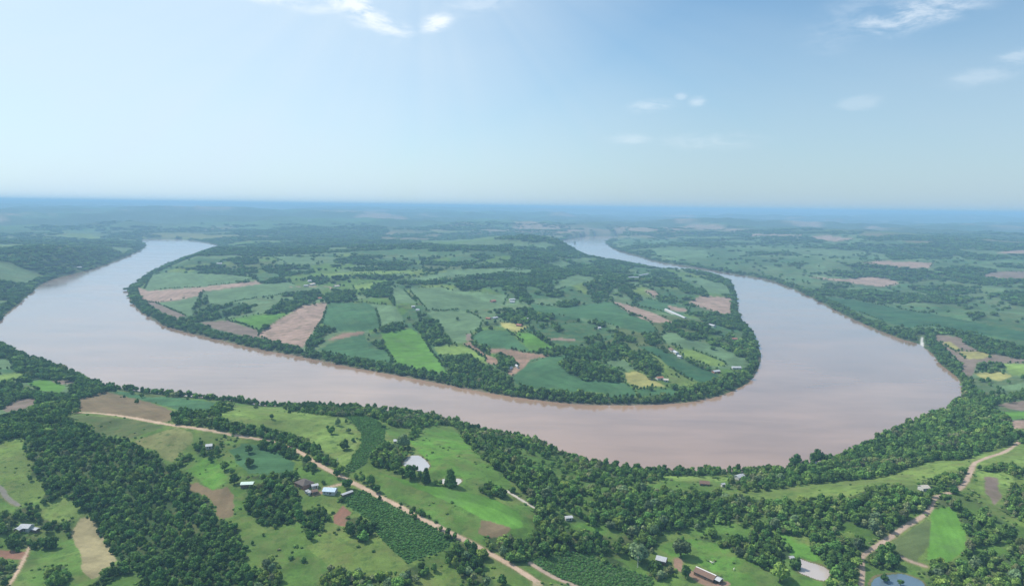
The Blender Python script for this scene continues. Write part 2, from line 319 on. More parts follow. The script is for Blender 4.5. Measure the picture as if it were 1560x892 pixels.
# woods: (label phrase, tint -1 dark..+1 light, density, polygon)
WOODS = []
def wood(phrase, tint, poly, dens=1.0, size=1.0): WOODS.append((phrase, tint, dens, size, poly))
LW = 'the dense wood on the left slope'
wood(LW,-.30,[(35,662),(30,640),(60,625),(100,629),(108,639),(138,650),(155,664),(175,667),(200,673),(217,686),(237,689),(247,703),(260,713),(292,727),(286,739),(320,764),(332,790),(360,801),(367,829),(375,864),(392,874),(412,892),(420,915),(200,915),(208,880),(190,868),(185,856),(172,850),(160,821),(147,804),(142,786),(130,776),(107,761),(97,750),(62,765),(72,743),(45,729),(47,699),(35,689)])
wood('the woods above the yellow-green slope',-.2,[(-40,590),(20,580),(40,592),(70,600),(100,600),(118,600),(121,610),(117,625),(100,629),(60,630),(33,662),(-40,680),(-40,640),(10,631),(50,623),(58,606),(35,603),(0,619),(-40,625)])
wood('the bank wood on the left',-.15,[(-40,520),(0,523),(42,543),(95,562),(140,582),(175,590),(165,594),(140,600),(118,606),(105,590),(118,584),(100,576),(60,575),(40,580),(20,580),(45,570),(20,562),(22,548),(0,543),(-40,543)])
wood('the hilltop hedge wood',-.1,[(255,638),(275,625),(300,627),(320,624),(335,613),(355,612),(350,620),(330,630),(350,642),(390,652),(435,660),(475,673),(487,683),(510,700),(512,711),(495,708),(472,690),(440,674),(390,662),(355,656),(300,648)])
wood('the roadside hedge near the farm',-.05,[(395,671),(425,674),(457,691),(450,696),(420,689),(395,679)])
wood('the roadside hedge near the farm',.0,[(458,694),(485,710),(480,719),(463,712)])
wood('the river strip behind the curved maize',.05,[(430,618),(447,618),(540,622),(607,626),(652,632),(697,644),(690,648),(665,645),(640,650),(632,668),(620,668),(638,648),(600,646),(585,639),(560,630),(510,630),(440,622)])
RW = 'the middle riverside wood'
wood(RW,.1,[(690,644),(735,657),(795,665),(820,674),(855,687),(895,704),(945,713),(965,717),(1010,718),(1008,724),(980,733),(1000,748),(1067,749),(1120,757),(1170,762),(1180,775),(1190,800),(1170,808),(1140,798),(1080,795),(1042,803),(1020,806),(1000,812),(975,815),(955,808),(930,800),(875,797),(850,800),(845,830),(815,822),(812,790),(815,772),(800,752),(785,737),(765,717),(745,702),(728,690),(715,674),(705,660)])
wood('the thicket above the grey-green field',-.05,[(762,838),(748,826),(762,819),(780,829),(812,815),(850,803),(880,807),(925,817),(935,835),(905,841),(880,840),(830,843),(795,852),(780,850)])
wood('the trees around the grey shed',.0,[(930,833),(960,811),(1000,809),(1003,828),(990,842),(975,848),(955,842)])
wood('the trees around the grey shed',.0,[(985,856),(1000,858),(1022,860),(1030,872),(1010,880),(990,876)])
wood('the low hedge by the grey-green field',-.1,[(905,842),(925,846),(950,858),(945,865),(920,857)],1,.7)
BW = 'the bank wood on the right'
wood(BW,-.1,[(1113,732),(1116,719),(1165,717),(1195,713),(1230,709),(1260,702),(1297,688),(1334,670),(1397,641),(1442,622),(1463,606),(1466,588),(1465,572),(1480,573),(1517,583),(1520,593),(1560,594),(1600,588),(1600,602),(1540,606),(1515,617),(1517,628),(1538,640),(1540,654),(1560,660),(1560,670),(1530,676),(1497,685),(1470,695),(1420,698),(1370,713),(1345,726),(1300,726),(1240,733),(1210,735),(1170,742),(1130,747)])
MW = 'the wood band by the upper road'
wood(MW,.12,[(1170,764),(1230,759),(1270,757),(1320,741),(1400,737),(1440,722),(1467,702),(1479,704),(1473,720),(1464,735),(1440,747),(1418,755),(1414,768),(1405,782),(1340,820),(1325,824),(1295,809),(1232,813),(1170,806)])
wood('the pond-side trees',.15,[(1232,814),(1257,811),(1325,824),(1338,828),(1312,839),(1306,850),(1307,910),(1262,910),(1266,884),(1268,866),(1250,846),(1235,829)])
wood('the road-bend clump',-.1,[(1328,842),(1345,832),(1366,838),(1376,850),(1365,862),(1335,861),(1324,851)])
VW = 'the lower right wooded valley'
wood(VW,.02,[(1422,762),(1464,749),(1482,757),(1505,778),(1535,797),(1600,815),(1600,915),(1428,915),(1414,880),(1398,868),(1430,872),(1418,856),(1445,858),(1472,843),(1476,812),(1458,772),(1425,772)],.9)
wood('the right-edge wood',-.1,[(1532,738),(1600,745),(1600,812),(1527,777),(1534,760)])
wood('the hedge across the bright hilltop pasture',-.2,[(1500,713),(1525,705),(1600,724),(1600,740),(1540,720)])
wood('the thicket above the brown pond',.1,[(1072,812),(1085,805),(1112,818),(1140,820),(1152,800),(1165,800),(1177,815),(1200,822),(1207,850),(1185,855),(1170,864),(1140,852),(1115,837),(1090,823)])
FW = 'the farmyard trees'
wood(FW,.05,[(385,725),(450,715),(456,732),(452,745),(458,765),(455,790),(415,800),(390,790),(377,775),(378,752),(372,735)])
wood('the long clump below the farm',.12,[(462,778),(485,771),(502,784),(487,814),(472,821),(462,804)])
wood('the clump beside the red bare plot',-.05,[(525,791),(545,786),(567,799),(565,816),(545,819),(527,806)])
wood('the tall hedge',.08,[(497,869),(510,861),(565,866),(602,877),(630,861),(685,837),(695,850),(640,876),(615,895),(560,915),(500,915),(490,880)])
wood('the thicket at the foot of the maize',.0,[(690,822),(715,830),(733,840),(740,862),(730,870),(702,874),(692,848)])
wood('the low growth below the roadside thicket',.15,[(700,874),(735,868),(750,880),(755,905),(720,905)],.8,.6)
wood('the trees right of the road',-.05,[(735,822),(752,815),(780,818),(795,832),(790,850),(770,846),(750,836)])
wood('the clump below the worn slope',.05,[(385,868),(420,856),(427,880),(430,915),(385,915)])
wood('the row of trees beside the grey farmhouse',-.2,[(22,774),(47,769),(60,789),(82,794),(112,791),(110,804),(75,807),(52,797),(25,788)])
wood('the trees in front of the grey farmhouse',-.2,[(8,812),(28,812),(55,818),(87,819),(82,830),(37,835),(12,830)])
wood('the trees left of the grey farmhouse',.1,[(-40,790),(20,785),(26,800),(10,808),(-40,808)])
wood('the clump at the lower left edge',.1,[(-40,850),(28,858),(15,884),(-40,900)])
wood('the clump left of the straw field',-.1,[(77,864),(97,861),(102,876),(90,890),(74,885)])
wood('the hedge below the straw field',-.3,[(140,890),(152,877),(185,854),(190,866),(165,882),(150,897),(128,902)])
wood('the grove at the left edge above the grey track',-.3,[(-40,712),(10,712),(14,722),(8,736),(-40,740)])
wood('the grove left of the pale round pond',-.1,[(565,694),(587,674),(606,676),(622,680),(622,690),(612,700),(608,712),(598,714),(570,706)])
wood('the clump right of the pale round pond',-.05,[(660,702),(672,696),(710,714),(705,722),(672,720)])
wood('the round clump below the sloping pasture',-.1,[(728,737),(740,731),(758,731),(772,745),(760,756),(735,750)])
wood('the trees ringing the hidden house',-.25,[(296,678),(304,670),(310,674),(313,684),(325,687),(330,672),(338,673),(338,686),(320,695),(300,691)])
wood('the small hedge by the dry pasture',-.2,[(262,712),(275,694),(290,694),(285,703),(265,716)])
wood('the roadside maize hedge',-.05,[(608,762),(632,769),(660,784),(694,806),(696,818),(688,821),(660,801),(628,783)],.8,.75)
wood('the roadside maize hedge',.0,[(548,738),(575,744),(590,754),(584,757),(560,748)],.7,.7)
wood('the scrubby pasture edge',.0,[(1052,820),(1075,818),(1100,832),(1095,836),(1070,826)],.6,.6)
# peninsula
P = 'the peninsula'
for t, p in [
 (-.2,[(849,550),(865,545),(887,550),(920,557),(940,565),(950,580),(920,581),(887,577),(862,565)]),
 (-.1,[(955,537),(987,535),(997,545),(1010,562),(1005,572),(987,572),(960,550)]),
 (-.15,[(815,543),(842,531),(880,528),(900,507),(915,510),(920,522),(955,525),(965,537),(935,547),(890,547),(862,537),(827,543)]),
 (-.2,[(810,527),(827,527),(828,535),(811,535)]),
 (-.3,[(980,507),(992,502),(1005,510),(1010,522),(995,525),(982,522)]),
 (-.1,[(935,507),(965,512),(970,520),(940,520)]),
 (-.2,[(1010,527),(1042,545),(1092,565),(1090,572),(1042,553),(1012,535)]),
 (-.1,[(1007,493),(1034,488),(1055,488),(1081,497),(1094,507),(1074,514),(1047,516),(1034,512),(1014,500)]),
 (-.2,[(1057,480),(1125,478),(1140,500),(1115,500),(1098,495),(1080,493)]),
 (-.1,[(1077,519),(1101,515),(1128,520),(1141,505),(1157,532),(1154,560),(1141,554),(1115,540),(1094,527)]),
 (-.1,[(1040,590),(1075,584),(1100,576),(1120,566),(1150,562),(1135,585),(1100,602),(1040,612),(1030,602)]),
 (-.2,[(1057,475),(1075,470),(1107,482),(1107,495),(1087,495),(1060,482)]),
 (-.3,[(887,432),(910,427),(965,435),(975,450),(965,460),(935,457),(905,460),(900,447)]),
 (-.25,[(780,382),(805,385),(830,387),(845,376),(868,378),(890,388),(920,396),(967,398),(967,405),(955,410),(965,425),(1000,425),(1030,425),(1042,435),(1070,440),(1072,448),(1045,446),(1030,436),(965,436),(920,424),(912,424),(880,417),(840,425),(842,440),(812,435),(770,432),(770,417)]),
 (-.2,[(825,440),(860,443),(857,450),(840,452)]),
 (-.2,[(847,460),(877,457),(895,465),(880,467),(850,466)]),
 (-.2,[(773,438),(784,433),(807,446),(807,458),(815,460),(803,461),(788,456),(784,450)]),
 (-.2,[(766,463),(780,462),(804,470),(820,467),(831,472),(844,486),(837,488),(811,486),(797,496),(784,490),(765,486),(770,477)]),
 (-.15,[(732,497),(739,492),(760,491),(760,496)]),
 (-.2,[(757,478),(768,477),(769,482),(758,482)]),
 (-.2,[(902,486),(910,486),(927,497),(914,498)]),
 (-.2,[(982,465),(1002,460),(1017,472),(990,470)]),
 (-.2,[(1000,452),(1032,452),(1032,459),(1005,458)]),
 (-.2,[(1040,445),(1065,447),(1067,457),(1040,455)]),
 (-.2,[(1037,460),(1055,460),(1067,467),(1055,466)]),
 (-.25,[(1037,410),(1080,416),(1112,430),(1117,447),(1109,434),(1075,425)]),
 (-.25,[(992,412),(1010,410),(1027,417),(1030,425),(995,422)]),
 (-.05,[(604,466),(642,462),(645,475),(667,491),(686,520),(654,524),(638,503),(623,484)]),
 (-.1,[(673,544),(715,541),(736,554),(761,566),(777,572),(782,590),(761,597),(686,572)]),
 (-.15,[(557,505),(575,505),(590,530),(562,530)]),
 (-.25,[(463,529),(478,510),(487,494),(507,500),(513,508),(490,520),(475,534)]),
 (-.25,[(575,500),(605,492),(622,495),(605,504),(577,505)]),
 (-.25,[(565,437),(595,427),(597,450),(575,452)]),
 (-.25,[(602,447),(612,447),(612,453),(602,453)]),
 (-.3,[(605,430),(677,427),(715,420),(780,412),(780,436),(735,436),(727,446),(690,443),(672,433),(620,437)]),
 (-.3,[(467,422),(540,417),(545,425),(527,432),(475,432)]),
 (-.3,[(545,417),(615,422),(602,425),(545,425)]),
 (-.3,[(512,395),(540,390),(572,390),(630,400),(615,410),(540,412),(510,405)]),
 (-.35,[(640,392),(740,387),(750,392),(702,407),(652,414),(642,402)]),
 (-.35,[(702,407),(780,397),(790,405),(707,410)]),
 (-.35,[(640,377),(780,372),(780,382),(642,382)]),
 (-.25,[(430,447),(487,442),(487,452),(452,470),(415,480),(405,477),(427,460)]),
 (-.25,[(402,425),(422,422),(445,425),(440,429),(405,431)]),
 (-.25,[(390,455),(415,455),(422,460),(390,463)]),
 (-.2,[(490,452),(500,446),(520,442),(540,444),(540,460),(500,459)]),
 (-.2,[(550,440),(580,440),(580,452),(555,450)]),
 (-.3,[(287,467),(302,457),(316,452),(316,460),(305,468),(287,471)]),
 (-.3,[(240,462),(260,457),(260,463),(245,467)]),
 (-.3,[(292,475),(312,472),(325,467),(360,462),(330,472),(337,482),(320,487),(270,491),(267,487),(300,482)]),
 (-.3,[(342,475),(375,462),(390,457),(390,465),(362,475),(390,472),(390,477),(345,479)]),
 (-.3,[(252,407),(272,407),(317,405),(320,400),(350,407),(390,407),(390,422),(360,422),(320,417),(275,420),(317,412)]),
 (-.3,[(342,395),(390,390),(400,405),(362,402)]),
 (-.3,[(400,403),(470,404),(480,414),(440,420),(400,412)]),
 (-.3,[(340,378),(420,374),(520,370),(640,366),(640,376),(520,384),(400,388),(345,386)]),
 (-.25,[(845,489),(880,528),(874,530),(838,494)]),
 (-.25,[(806,498),(822,507),(852,529),(846,530),(815,510)]),
 (-.25,[(632,436),(648,466),(643,467),(627,440)]),
 (-.25,[(596,452),(602,466),(598,466),(592,454)]),
 (-.25,[(425,486),(398,504),(394,507),(391,504),(420,486)]),
 (-.25,[(667,491),(690,522),(686,524),(662,492)]),
 (-.2,[(716,521),(738,528),(742,535),(730,534),(718,527)]),
 (-.2,[(760,540),(780,544),(788,556),(775,565),(758,560),(757,548)]),
 (-.25,[(1014,571),(1024,574),(1024,578),(1014,574)]),
]: wood(P, t, p)
# right land
for t, p in [
 (-.35,[(1345,387),(1360,377),(1395,377),(1435,385),(1420,392),(1360,395)]),
 (-.35,[(1297,370),(1330,372),(1317,380),(1305,380)]),
 (-.35,[(1160,358),(1235,361),(1260,367),(1220,372),(1160,375)]),
 (-.35,[(1300,360),(1330,360),(1372,366),(1332,367)]),
 (-.3,[(1200,402),(1227,400),(1220,410),(1202,407)]),
 (-.35,[(1330,415),(1360,410),(1395,415),(1420,422),(1447,425),(1535,430),(1535,437),(1492,432),(1445,428),(1387,431),(1370,425)]),
 (-.35,[(1382,437),(1402,431),(1490,437),(1495,445),(1465,447),(1432,450),(1395,442)]),
 (-.3,[(1412,407),(1455,407),(1450,412),(1417,410)]),
 (-.3,[(1255,432),(1295,430),(1300,437),(1257,439)]),
 (-.3,[(1245,416),(1310,417),(1345,408),(1320,413),(1300,419)]),
 (-.3,[(1385,447),(1420,450),(1417,455),(1395,452)]),
 (-.3,[(1472,477),(1485,475),(1502,480),(1487,486),(1475,482)]),
 (-.3,[(1460,464),(1482,467),(1470,470)]),
 (-.3,[(1500,450),(1520,447),(1545,442),(1600,450),(1600,462),(1520,457)]),
 (-.3,[(1462,387),(1525,387),(1545,392),(1495,397),(1465,392)]),
 (-.3,[(1515,400),(1600,402),(1600,411),(1520,406)]),
 (-.3,[(1420,501),(1470,503),(1497,514),(1560,527),(1600,535),(1600,547),(1532,542),(1495,535),(1470,522),(1467,514),(1440,507)]),
 (-.3,[(1370,502),(1420,499),(1424,515),(1410,525),(1395,520)]),
 (-.3,[(1412,525),(1435,527),(1462,555),(1465,570),(1452,565),(1430,542)]),
 (-.3,[(1487,550),(1495,544),(1517,545),(1527,560),(1507,566),(1490,560)]),
 (-.3,[(1540,460),(1556,455),(1600,458),(1600,466),(1548,466)]),
]: wood('the right bank', t, p)
RIGHT_LAND = [(926,371),(955,360),(1170,350),(1300,358),(1372,366),(1450,380),(1700,372),(1700,640),(1540,640),(1466,590),(1400,520),(1170,426),(970,389)]
LEFT_LAND = [(-200,372),(217,366),(222,375),(150,407),(0,489),(-40,508),(-200,520)]

# ------------------------------------------------------------------ scene property helpers
def tag(o, label=None, cat=None, group=None, kind=None):
    if label: o['label'] = label
    if cat: o['category'] = cat
    if group: o['group'] = group
    if kind: o['kind'] = kind
    return o
def link(o, parent=None):
    col.objects.link(o)
    if parent: o.parent = parent
    return o
def empty(name, loc, rz=0.0):
    o = bpy.data.objects.new(name, None); o.location = loc; o.rotation_euler = (0, 0, rz); o.empty_display_size = .5
    return link(o)

# ------------------------------------------------------------------ materials
class NT:
    def __init__(s, tree): s.t = tree
    def n(s, typ, **k):
        nd = s.t.nodes.new(typ)
        for a, b in k.items():
            if a.startswith('i_'):
                key = a[2:]
                nd.inputs[int(key) if key.isdigit() else key.replace('_', ' ')].default_value = b
            else: setattr(nd, a, b)
        return nd
    def l(s, a, b): s.t.links.new(a, b)
    def math(s, op, a, b=None, c=None, clamp=False):
        nd = s.t.nodes.new('ShaderNodeMath'); nd.operation = op; nd.use_clamp = clamp
        for k, v in enumerate((a, b, c)):
            if v is None: continue
            if hasattr(v, 'is_output'): s.t.links.new(v, nd.inputs[k])
            else: nd.inputs[k].default_value = v
        return nd.outputs[0]
    def mixc(s, f, a, b, mode='MIX'):
        nd = s.t.nodes.new('ShaderNodeMix'); nd.data_type = 'RGBA'; nd.blend_type = mode
        for sock, v in ((nd.inputs[0], f), (nd.inputs[6], a), (nd.inputs[7], b)):
            if hasattr(v, 'is_output'): s.t.links.new(v, sock)
            elif isinstance(v, (tuple, list)): sock.default_value = (*v[:3], 1)
            else: sock.default_value = v
        return nd.outputs[2]
    def ramp(s, v, stops):
        nd = s.t.nodes.new('ShaderNodeValToRGB'); e = nd.color_ramp.elements
        while len(e) < len(stops): e.new(.5)
        for k, (p, c) in enumerate(stops):
            e[k].position = p; e[k].color = (*c, 1) if isinstance(c, (tuple, list)) else (c, c, c, 1)
        s.t.links.new(v, nd.inputs[0]); return nd.outputs[0]
def newmat(name):
    m = bpy.data.materials.new(name); m.use_nodes = True; m.node_tree.nodes.clear()
    k = NT(m.node_tree); out = k.n('ShaderNodeOutputMaterial'); return m, k, out
def bsdf(k, out, colour, rough=.9, spec=.15, normal=None, **kw):
    b = k.n('ShaderNodeBsdfPrincipled'); b.inputs['Roughness'].default_value = rough
    b.inputs['Specular IOR Level'].default_value = spec
    if hasattr(colour, 'is_output'): k.l(colour, b.inputs['Base Color'])
    else: b.inputs['Base Color'].default_value = (*colour, 1)
    if normal is not None: k.l(normal, b.inputs['Normal'])
    k.l(b.outputs[0], out.inputs[0]); return b

def land_material(name, kind):
    m, k, out = newmat(name)
    at = k.n('ShaderNodeAttribute', attribute_name='albedo').outputs['Color']
    geo = k.n('ShaderNodeNewGeometry').outputs['Position']
    def noise(scale, detail=3, rough=.6):
        nd = k.n('ShaderNodeTexNoise'); nd.inputs['Scale'].default_value = scale; nd.inputs['Detail'].default_value = detail
        nd.inputs['Roughness'].default_value = rough; k.l(geo, nd.inputs['Vector']); return nd.outputs[0]
    n1 = noise(.9, 3, .7); n2 = noise(.07, 4, .65); n3 = noise(.02, 3)
    amp = {'g': (.8, 1.3, .9), 'c': (.6, .9, .8), 's': (.5, .8, .6), 'r': (.4, .6, .3)}[kind]
    v = k.math('MULTIPLY_ADD', n1, amp[0], 1-amp[0]*.5)
    v = k.math('MULTIPLY', v, k.math('MULTIPLY_ADD', n2, amp[1], 1-amp[1]*.5))
    v = k.math('MULTIPLY', v, k.math('MULTIPLY_ADD', n3, amp[2], 1-amp[2]*.5))
    if kind in 'cs':
        rnd = k.n('ShaderNodeObjectInfo').outputs['Random']
        th = k.math('MULTIPLY', rnd, 3.1416)
        sep = k.n('ShaderNodeSeparateXYZ'); k.l(geo, sep.inputs[0])
        u = k.math('ADD', k.math('MULTIPLY', sep.outputs[0], k.math('COSINE', th)), k.math('MULTIPLY', sep.outputs[1], k.math('SINE', th)))
        u = k.math('ADD', u, k.math('MULTIPLY', n2, 9.0))
        row = k.math('SINE', k.math('MULTIPLY', u, 1.25))
        v = k.math('MULTIPLY', v, k.math('MULTIPLY_ADD', row, (.045 if kind == 'c' else .035), 1.0))
        row2 = k.math('POWER', k.math('ABSOLUTE', k.math('SINE', k.math('MULTIPLY', u, .16))), 6.0)
        v = k.math('MULTIPLY', v, k.math('MULTIPLY_ADD', row2, -.10, 1.03))
    c = k.mixc(1.0, at, v, 'MULTIPLY')
    if kind == 'g':   # yellowed and worn spots
        n4 = noise(.045, 5, .7)
        f = k.ramp(n4, [(.47, 0.0), (.66, .50)])
        c = k.mixc(f, c, (.160, .150, .062))
        n6 = noise(.018, 4, .6); f3 = k.ramp(n6, [(.47, 0.0), (.62, .45)])
        c = k.mixc(f3, c, (.085, .115, .038))
        n5 = noise(.16, 3, .6)
        f2 = k.ramp(n5, [(.52, 0.0), (.66, .65)])
        c = k.mixc(f2, c, (.05, .095, .026))
    if kind == 'c':
        n4 = noise(.03, 5, .7); f = k.ramp(n4, [(.50, 0.0), (.68, .45)])
        c = k.mixc(f, c, (.095, .145, .06))
    if kind == 's':
        n4 = noise(.05, 5, .7); f = k.ramp(n4, [(.47, 0.0), (.66, .6)])
        c = k.mixc(f, c, (.12, .105, .06))
    if kind == 'r':
        n4 = noise(.3, 4, .7); f = k.ramp(n4, [(.55, 0.0), (.75, .6)])
        c = k.mixc(f, c, (.10, .12, .05))
    bp = k.n('ShaderNodeBump'); bp.inputs['Strength'].default_value = .6 if kind in 'gc' else .35; bp.inputs['Distance'].default_value = .6
    k.l(n1, bp.inputs['Height'])
    bsdf(k, out, c, .95, .05, bp.outputs[0]); return m
MLAND = {q: land_material(n, q) for q, n in (('g', 'grass_land'), ('c', 'crop_land'), ('s', 'bare_soil'), ('r', 'dirt_track_surface'))}

def water_material(name, colour, rough=.06, bump=.08, scale=.25, spec=.5):
    m, k, out = newmat(name)
    geo = k.n('ShaderNodeNewGeometry').outputs['Position']
    nd = k.n('ShaderNodeTexNoise'); nd.inputs['Scale'].default_value = scale; nd.inputs['Detail'].default_value = 3; k.l(geo, nd.inputs['Vector'])
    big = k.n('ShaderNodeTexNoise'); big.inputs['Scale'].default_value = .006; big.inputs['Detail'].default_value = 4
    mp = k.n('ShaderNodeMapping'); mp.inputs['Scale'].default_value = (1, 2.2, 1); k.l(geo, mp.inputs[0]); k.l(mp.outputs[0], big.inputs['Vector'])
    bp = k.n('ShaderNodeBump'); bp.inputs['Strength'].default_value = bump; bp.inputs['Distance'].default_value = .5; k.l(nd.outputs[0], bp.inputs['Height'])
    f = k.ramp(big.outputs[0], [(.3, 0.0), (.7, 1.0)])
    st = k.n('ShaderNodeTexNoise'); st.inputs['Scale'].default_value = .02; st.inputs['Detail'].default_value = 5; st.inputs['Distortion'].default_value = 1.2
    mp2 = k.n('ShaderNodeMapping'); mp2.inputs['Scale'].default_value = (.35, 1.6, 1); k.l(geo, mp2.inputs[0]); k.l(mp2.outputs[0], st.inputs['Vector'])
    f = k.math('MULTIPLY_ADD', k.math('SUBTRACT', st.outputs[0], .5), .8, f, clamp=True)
    c = k.mixc(f, tuple(v*.82 for v in colour), tuple(v*1.12 for v in colour))  # silt streaks in the colour, also standing in for pale cloud reflections
    b = bsdf(k, out, c, rough, spec, bp.outputs[0]); b.inputs['IOR'].default_value = 1.33; b.inputs['Coat Weight'].default_value = .55; b.inputs['Coat Roughness'].default_value = rough; b.inputs['Coat IOR'].default_value = 1.33
    rr = k.math('MULTIPLY_ADD', f, .13, rough); k.l(rr, b.inputs['Roughness'])
    return m
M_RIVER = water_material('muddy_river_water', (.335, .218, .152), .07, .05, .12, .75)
M_POND = dict(pale=water_material('pale_pond_water', (.46, .44, .43), .1), sand=water_material('sandy_pond_water', (.50, .45, .40), .2),
              brown=water_material('brown_pond_water', (.43, .375, .345), .04), blue=water_material('blue_pond_water', (.115, .165, .205), .03))

def foliage_material(name, dark, mid, light, mix_random=False):
    m, k, out = newmat(name)
    oi = k.n('ShaderNodeObjectInfo'); rnd = oi.outputs['Random']
    tc = k.n('ShaderNodeTexCoord').outputs['Object']
    nd = k.n('ShaderNodeTexNoise'); nd.inputs['Scale'].default_value = 1.3; nd.inputs['Detail'].default_value = 3; k.l(tc, nd.inputs['Vector'])
    if mix_random:
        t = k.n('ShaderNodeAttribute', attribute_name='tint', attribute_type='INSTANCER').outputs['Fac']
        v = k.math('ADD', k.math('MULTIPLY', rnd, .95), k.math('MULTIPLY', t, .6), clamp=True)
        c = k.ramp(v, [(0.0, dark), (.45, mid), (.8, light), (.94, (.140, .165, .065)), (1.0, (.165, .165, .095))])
    else:
        c = k.mixc(rnd, dark, mid)
    c = k.mixc(k.ramp(nd.outputs[0], [(.42, 0.0), (.68, .75)]), c, light)
    h = k.n('ShaderNodeHueSaturation'); k.l(c, h.inputs['Color'])
    rr = k.math('FRACT', k.math('MULTIPLY', rnd, 7.31))
    isl_ = k.n('ShaderNodeNewGeometry').outputs['Random Per Island']
    k.l(k.math('MULTIPLY', k.math('MULTIPLY_ADD', rr, .9, .85), k.math('MULTIPLY_ADD', isl_, .8, .8)), h.inputs['Value']); h.inputs['Saturation'].default_value = 1.05
    k.l(k.math('MULTIPLY_ADD', k.math('FRACT', k.math('MULTIPLY', rnd, 13.7)), .03, .485), h.inputs['Hue'])
    d = k.n('ShaderNodeBsdfDiffuse'); k.l(h.outputs[0], d.inputs[0])
    t = k.n('ShaderNodeBsdfTranslucent'); k.l(h.outputs[0], t.inputs[0])
    mx = k.n('ShaderNodeMixShader'); mx.inputs[0].default_value = .28
    k.l(d.outputs[0], mx.inputs[1]); k.l(t.outputs[0], mx.inputs[2]); k.l(mx.outputs[0], out.inputs[0]); return m
FOL = {
 'dark green': foliage_material('dark_foliage', (0.036, 0.077, 0.025), (0.048, 0.098, 0.030), (0.096, 0.163, 0.048)),
 'mid green': foliage_material('mid_foliage', (0.060, 0.117, 0.032), (0.074, 0.138, 0.038), (0.132, 0.206, 0.057)),
 'yellow-green': foliage_material('yellow_green_foliage', (.095, .145, .034), (.115, .170, .042), (.170, .220, .065)),
 'greyish green': foliage_material('grey_green_foliage', (0.079, 0.122, 0.057), (0.098, 0.140, 0.071), (0.156, 0.206, 0.103)),
}
M_FMIX = foliage_material('mixed_foliage', (0.034, 0.075, 0.025), (0.060, 0.117, 0.034), (0.126, 0.194, 0.052), True)
M_MAIZE = foliage_material('maize_foliage', (.054, .116, .034), (.066, .135, .040), (.095, .165, .054))
def plain(name, colour, rough=.85, spec=.2, var=.25, scale=1.5, metal=0.0):
    m, k, out = newmat(name)
    tc = k.n('ShaderNodeTexCoord').outputs['Object']
    nd = k.n('ShaderNodeTexNoise'); nd.inputs['Scale'].default_value = scale; nd.inputs['Detail'].default_value = 5; k.l(tc, nd.inputs['Vector'])
    c = k.mixc(nd.outputs[0], tuple(v*(1-var) for v in colour), tuple(min(1, v*(1+var)) for v in colour))
    b = bsdf(k, out, c, rough, spec); b.inputs['Metallic'].default_value = metal; return m
def roof_mat(name, colour, rough, rib, var=.3):
    m, k, out = newmat(name)
    tc = k.n('ShaderNodeTexCoord').outputs['Object']
    nd = k.n('ShaderNodeTexNoise'); nd.inputs['Scale'].default_value = 1.1; nd.inputs['Detail'].default_value = 6; k.l(tc, nd.inputs['Vector'])
    wv = k.n('ShaderNodeTexWave'); wv.inputs['Scale'].default_value = rib; wv.bands_direction = 'X'; k.l(tc, wv.inputs['Vector'])
    c = k.mixc(nd.outputs[0], tuple(v*(1-var) for v in colour), tuple(min(1, v*(1+var)) for v in colour))
    bp = k.n('ShaderNodeBump'); bp.inputs['Strength'].default_value = .6; bp.inputs['Distance'].default_value = .05; k.l(wv.outputs[0], bp.inputs['Height'])
    bsdf(k, out, c, rough, .3, bp.outputs[0]); return m
M = dict(
 bark=plain('bark', (.13, .10, .075), .95, .1, .35), wall_white=plain('white_wall', (.52, .50, .46)), wall_wood=plain('timber_wall', (.20, .135, .09), .9, .1, .35),
 wall_brick=plain('brick_wall', (.33, .17, .12)), door=plain('door_paint', (.12, .075, .05)), glass=plain('window_glass', (.05, .06, .07), .15, .5),
 frame=plain('window_frame', (.62, .60, .56)), concrete=plain('concrete', (.62, .62, .58)),
 r_grey=roof_mat('grey_tin_roof', (.42, .43, .45), .5, 3), r_white=roof_mat('white_sheet_roof', (.45, .45, .46), .5, 3, .1), r_brown=roof_mat('brown_tile_roof', (.185, .115, .085), .9, 4),
 r_dark=roof_mat('dark_tile_roof', (.115, .092, .080), .9, 4), r_blue=roof_mat('pale_blue_tin_roof', (.45, .56, .66), .5, 3), r_red=roof_mat('red_tile_roof', (.34, .145, .10), .9, 4),
 r_green=roof_mat('pale_green_sheet_roof', (.55, .66, .58), .6, 3), r_beige=roof_mat('beige_sheet_roof', (.55, .48, .40), .7, 3),
 ridge=plain('ridge_cap', (.70, .68, .66)), hide=plain('cream_hide', (.70, .65, .56), .9, .1, .1), hide2=plain('brown_hide', (.30, .17, .10), .9, .1, .2),
 rock=plain('islet_rock', (.16, .14, .11)))

# ------------------------------------------------------------------ terrain grid
az_f = np.radians(np.arange(-41, 41.001, .074))
az = np.concatenate([np.radians(np.arange(-88, -41, 1.0)), az_f, np.radians(np.arange(42, 88.1, 1.0))])
below = np.concatenate([np.arange(3.2, 30, .7), np.arange(30, 130, 1.0), np.arange(130, 640, 1.25), [660, 700, 780, 900, 1200, 2000, 5000]])
dep = H*F/below
AZ, DP = np.meshgrid(az, dep)
cosl = np.maximum(np.cos(AZ), .35)
GX = DP*np.sin(AZ)/cosl; GY = DP*np.cos(AZ)/cosl
NR, NC = GX.shape
SD = river_sd(GX, GY)
GZ = height(GX, GY, SD)
PX, PY = project(GX, GY, GZ)
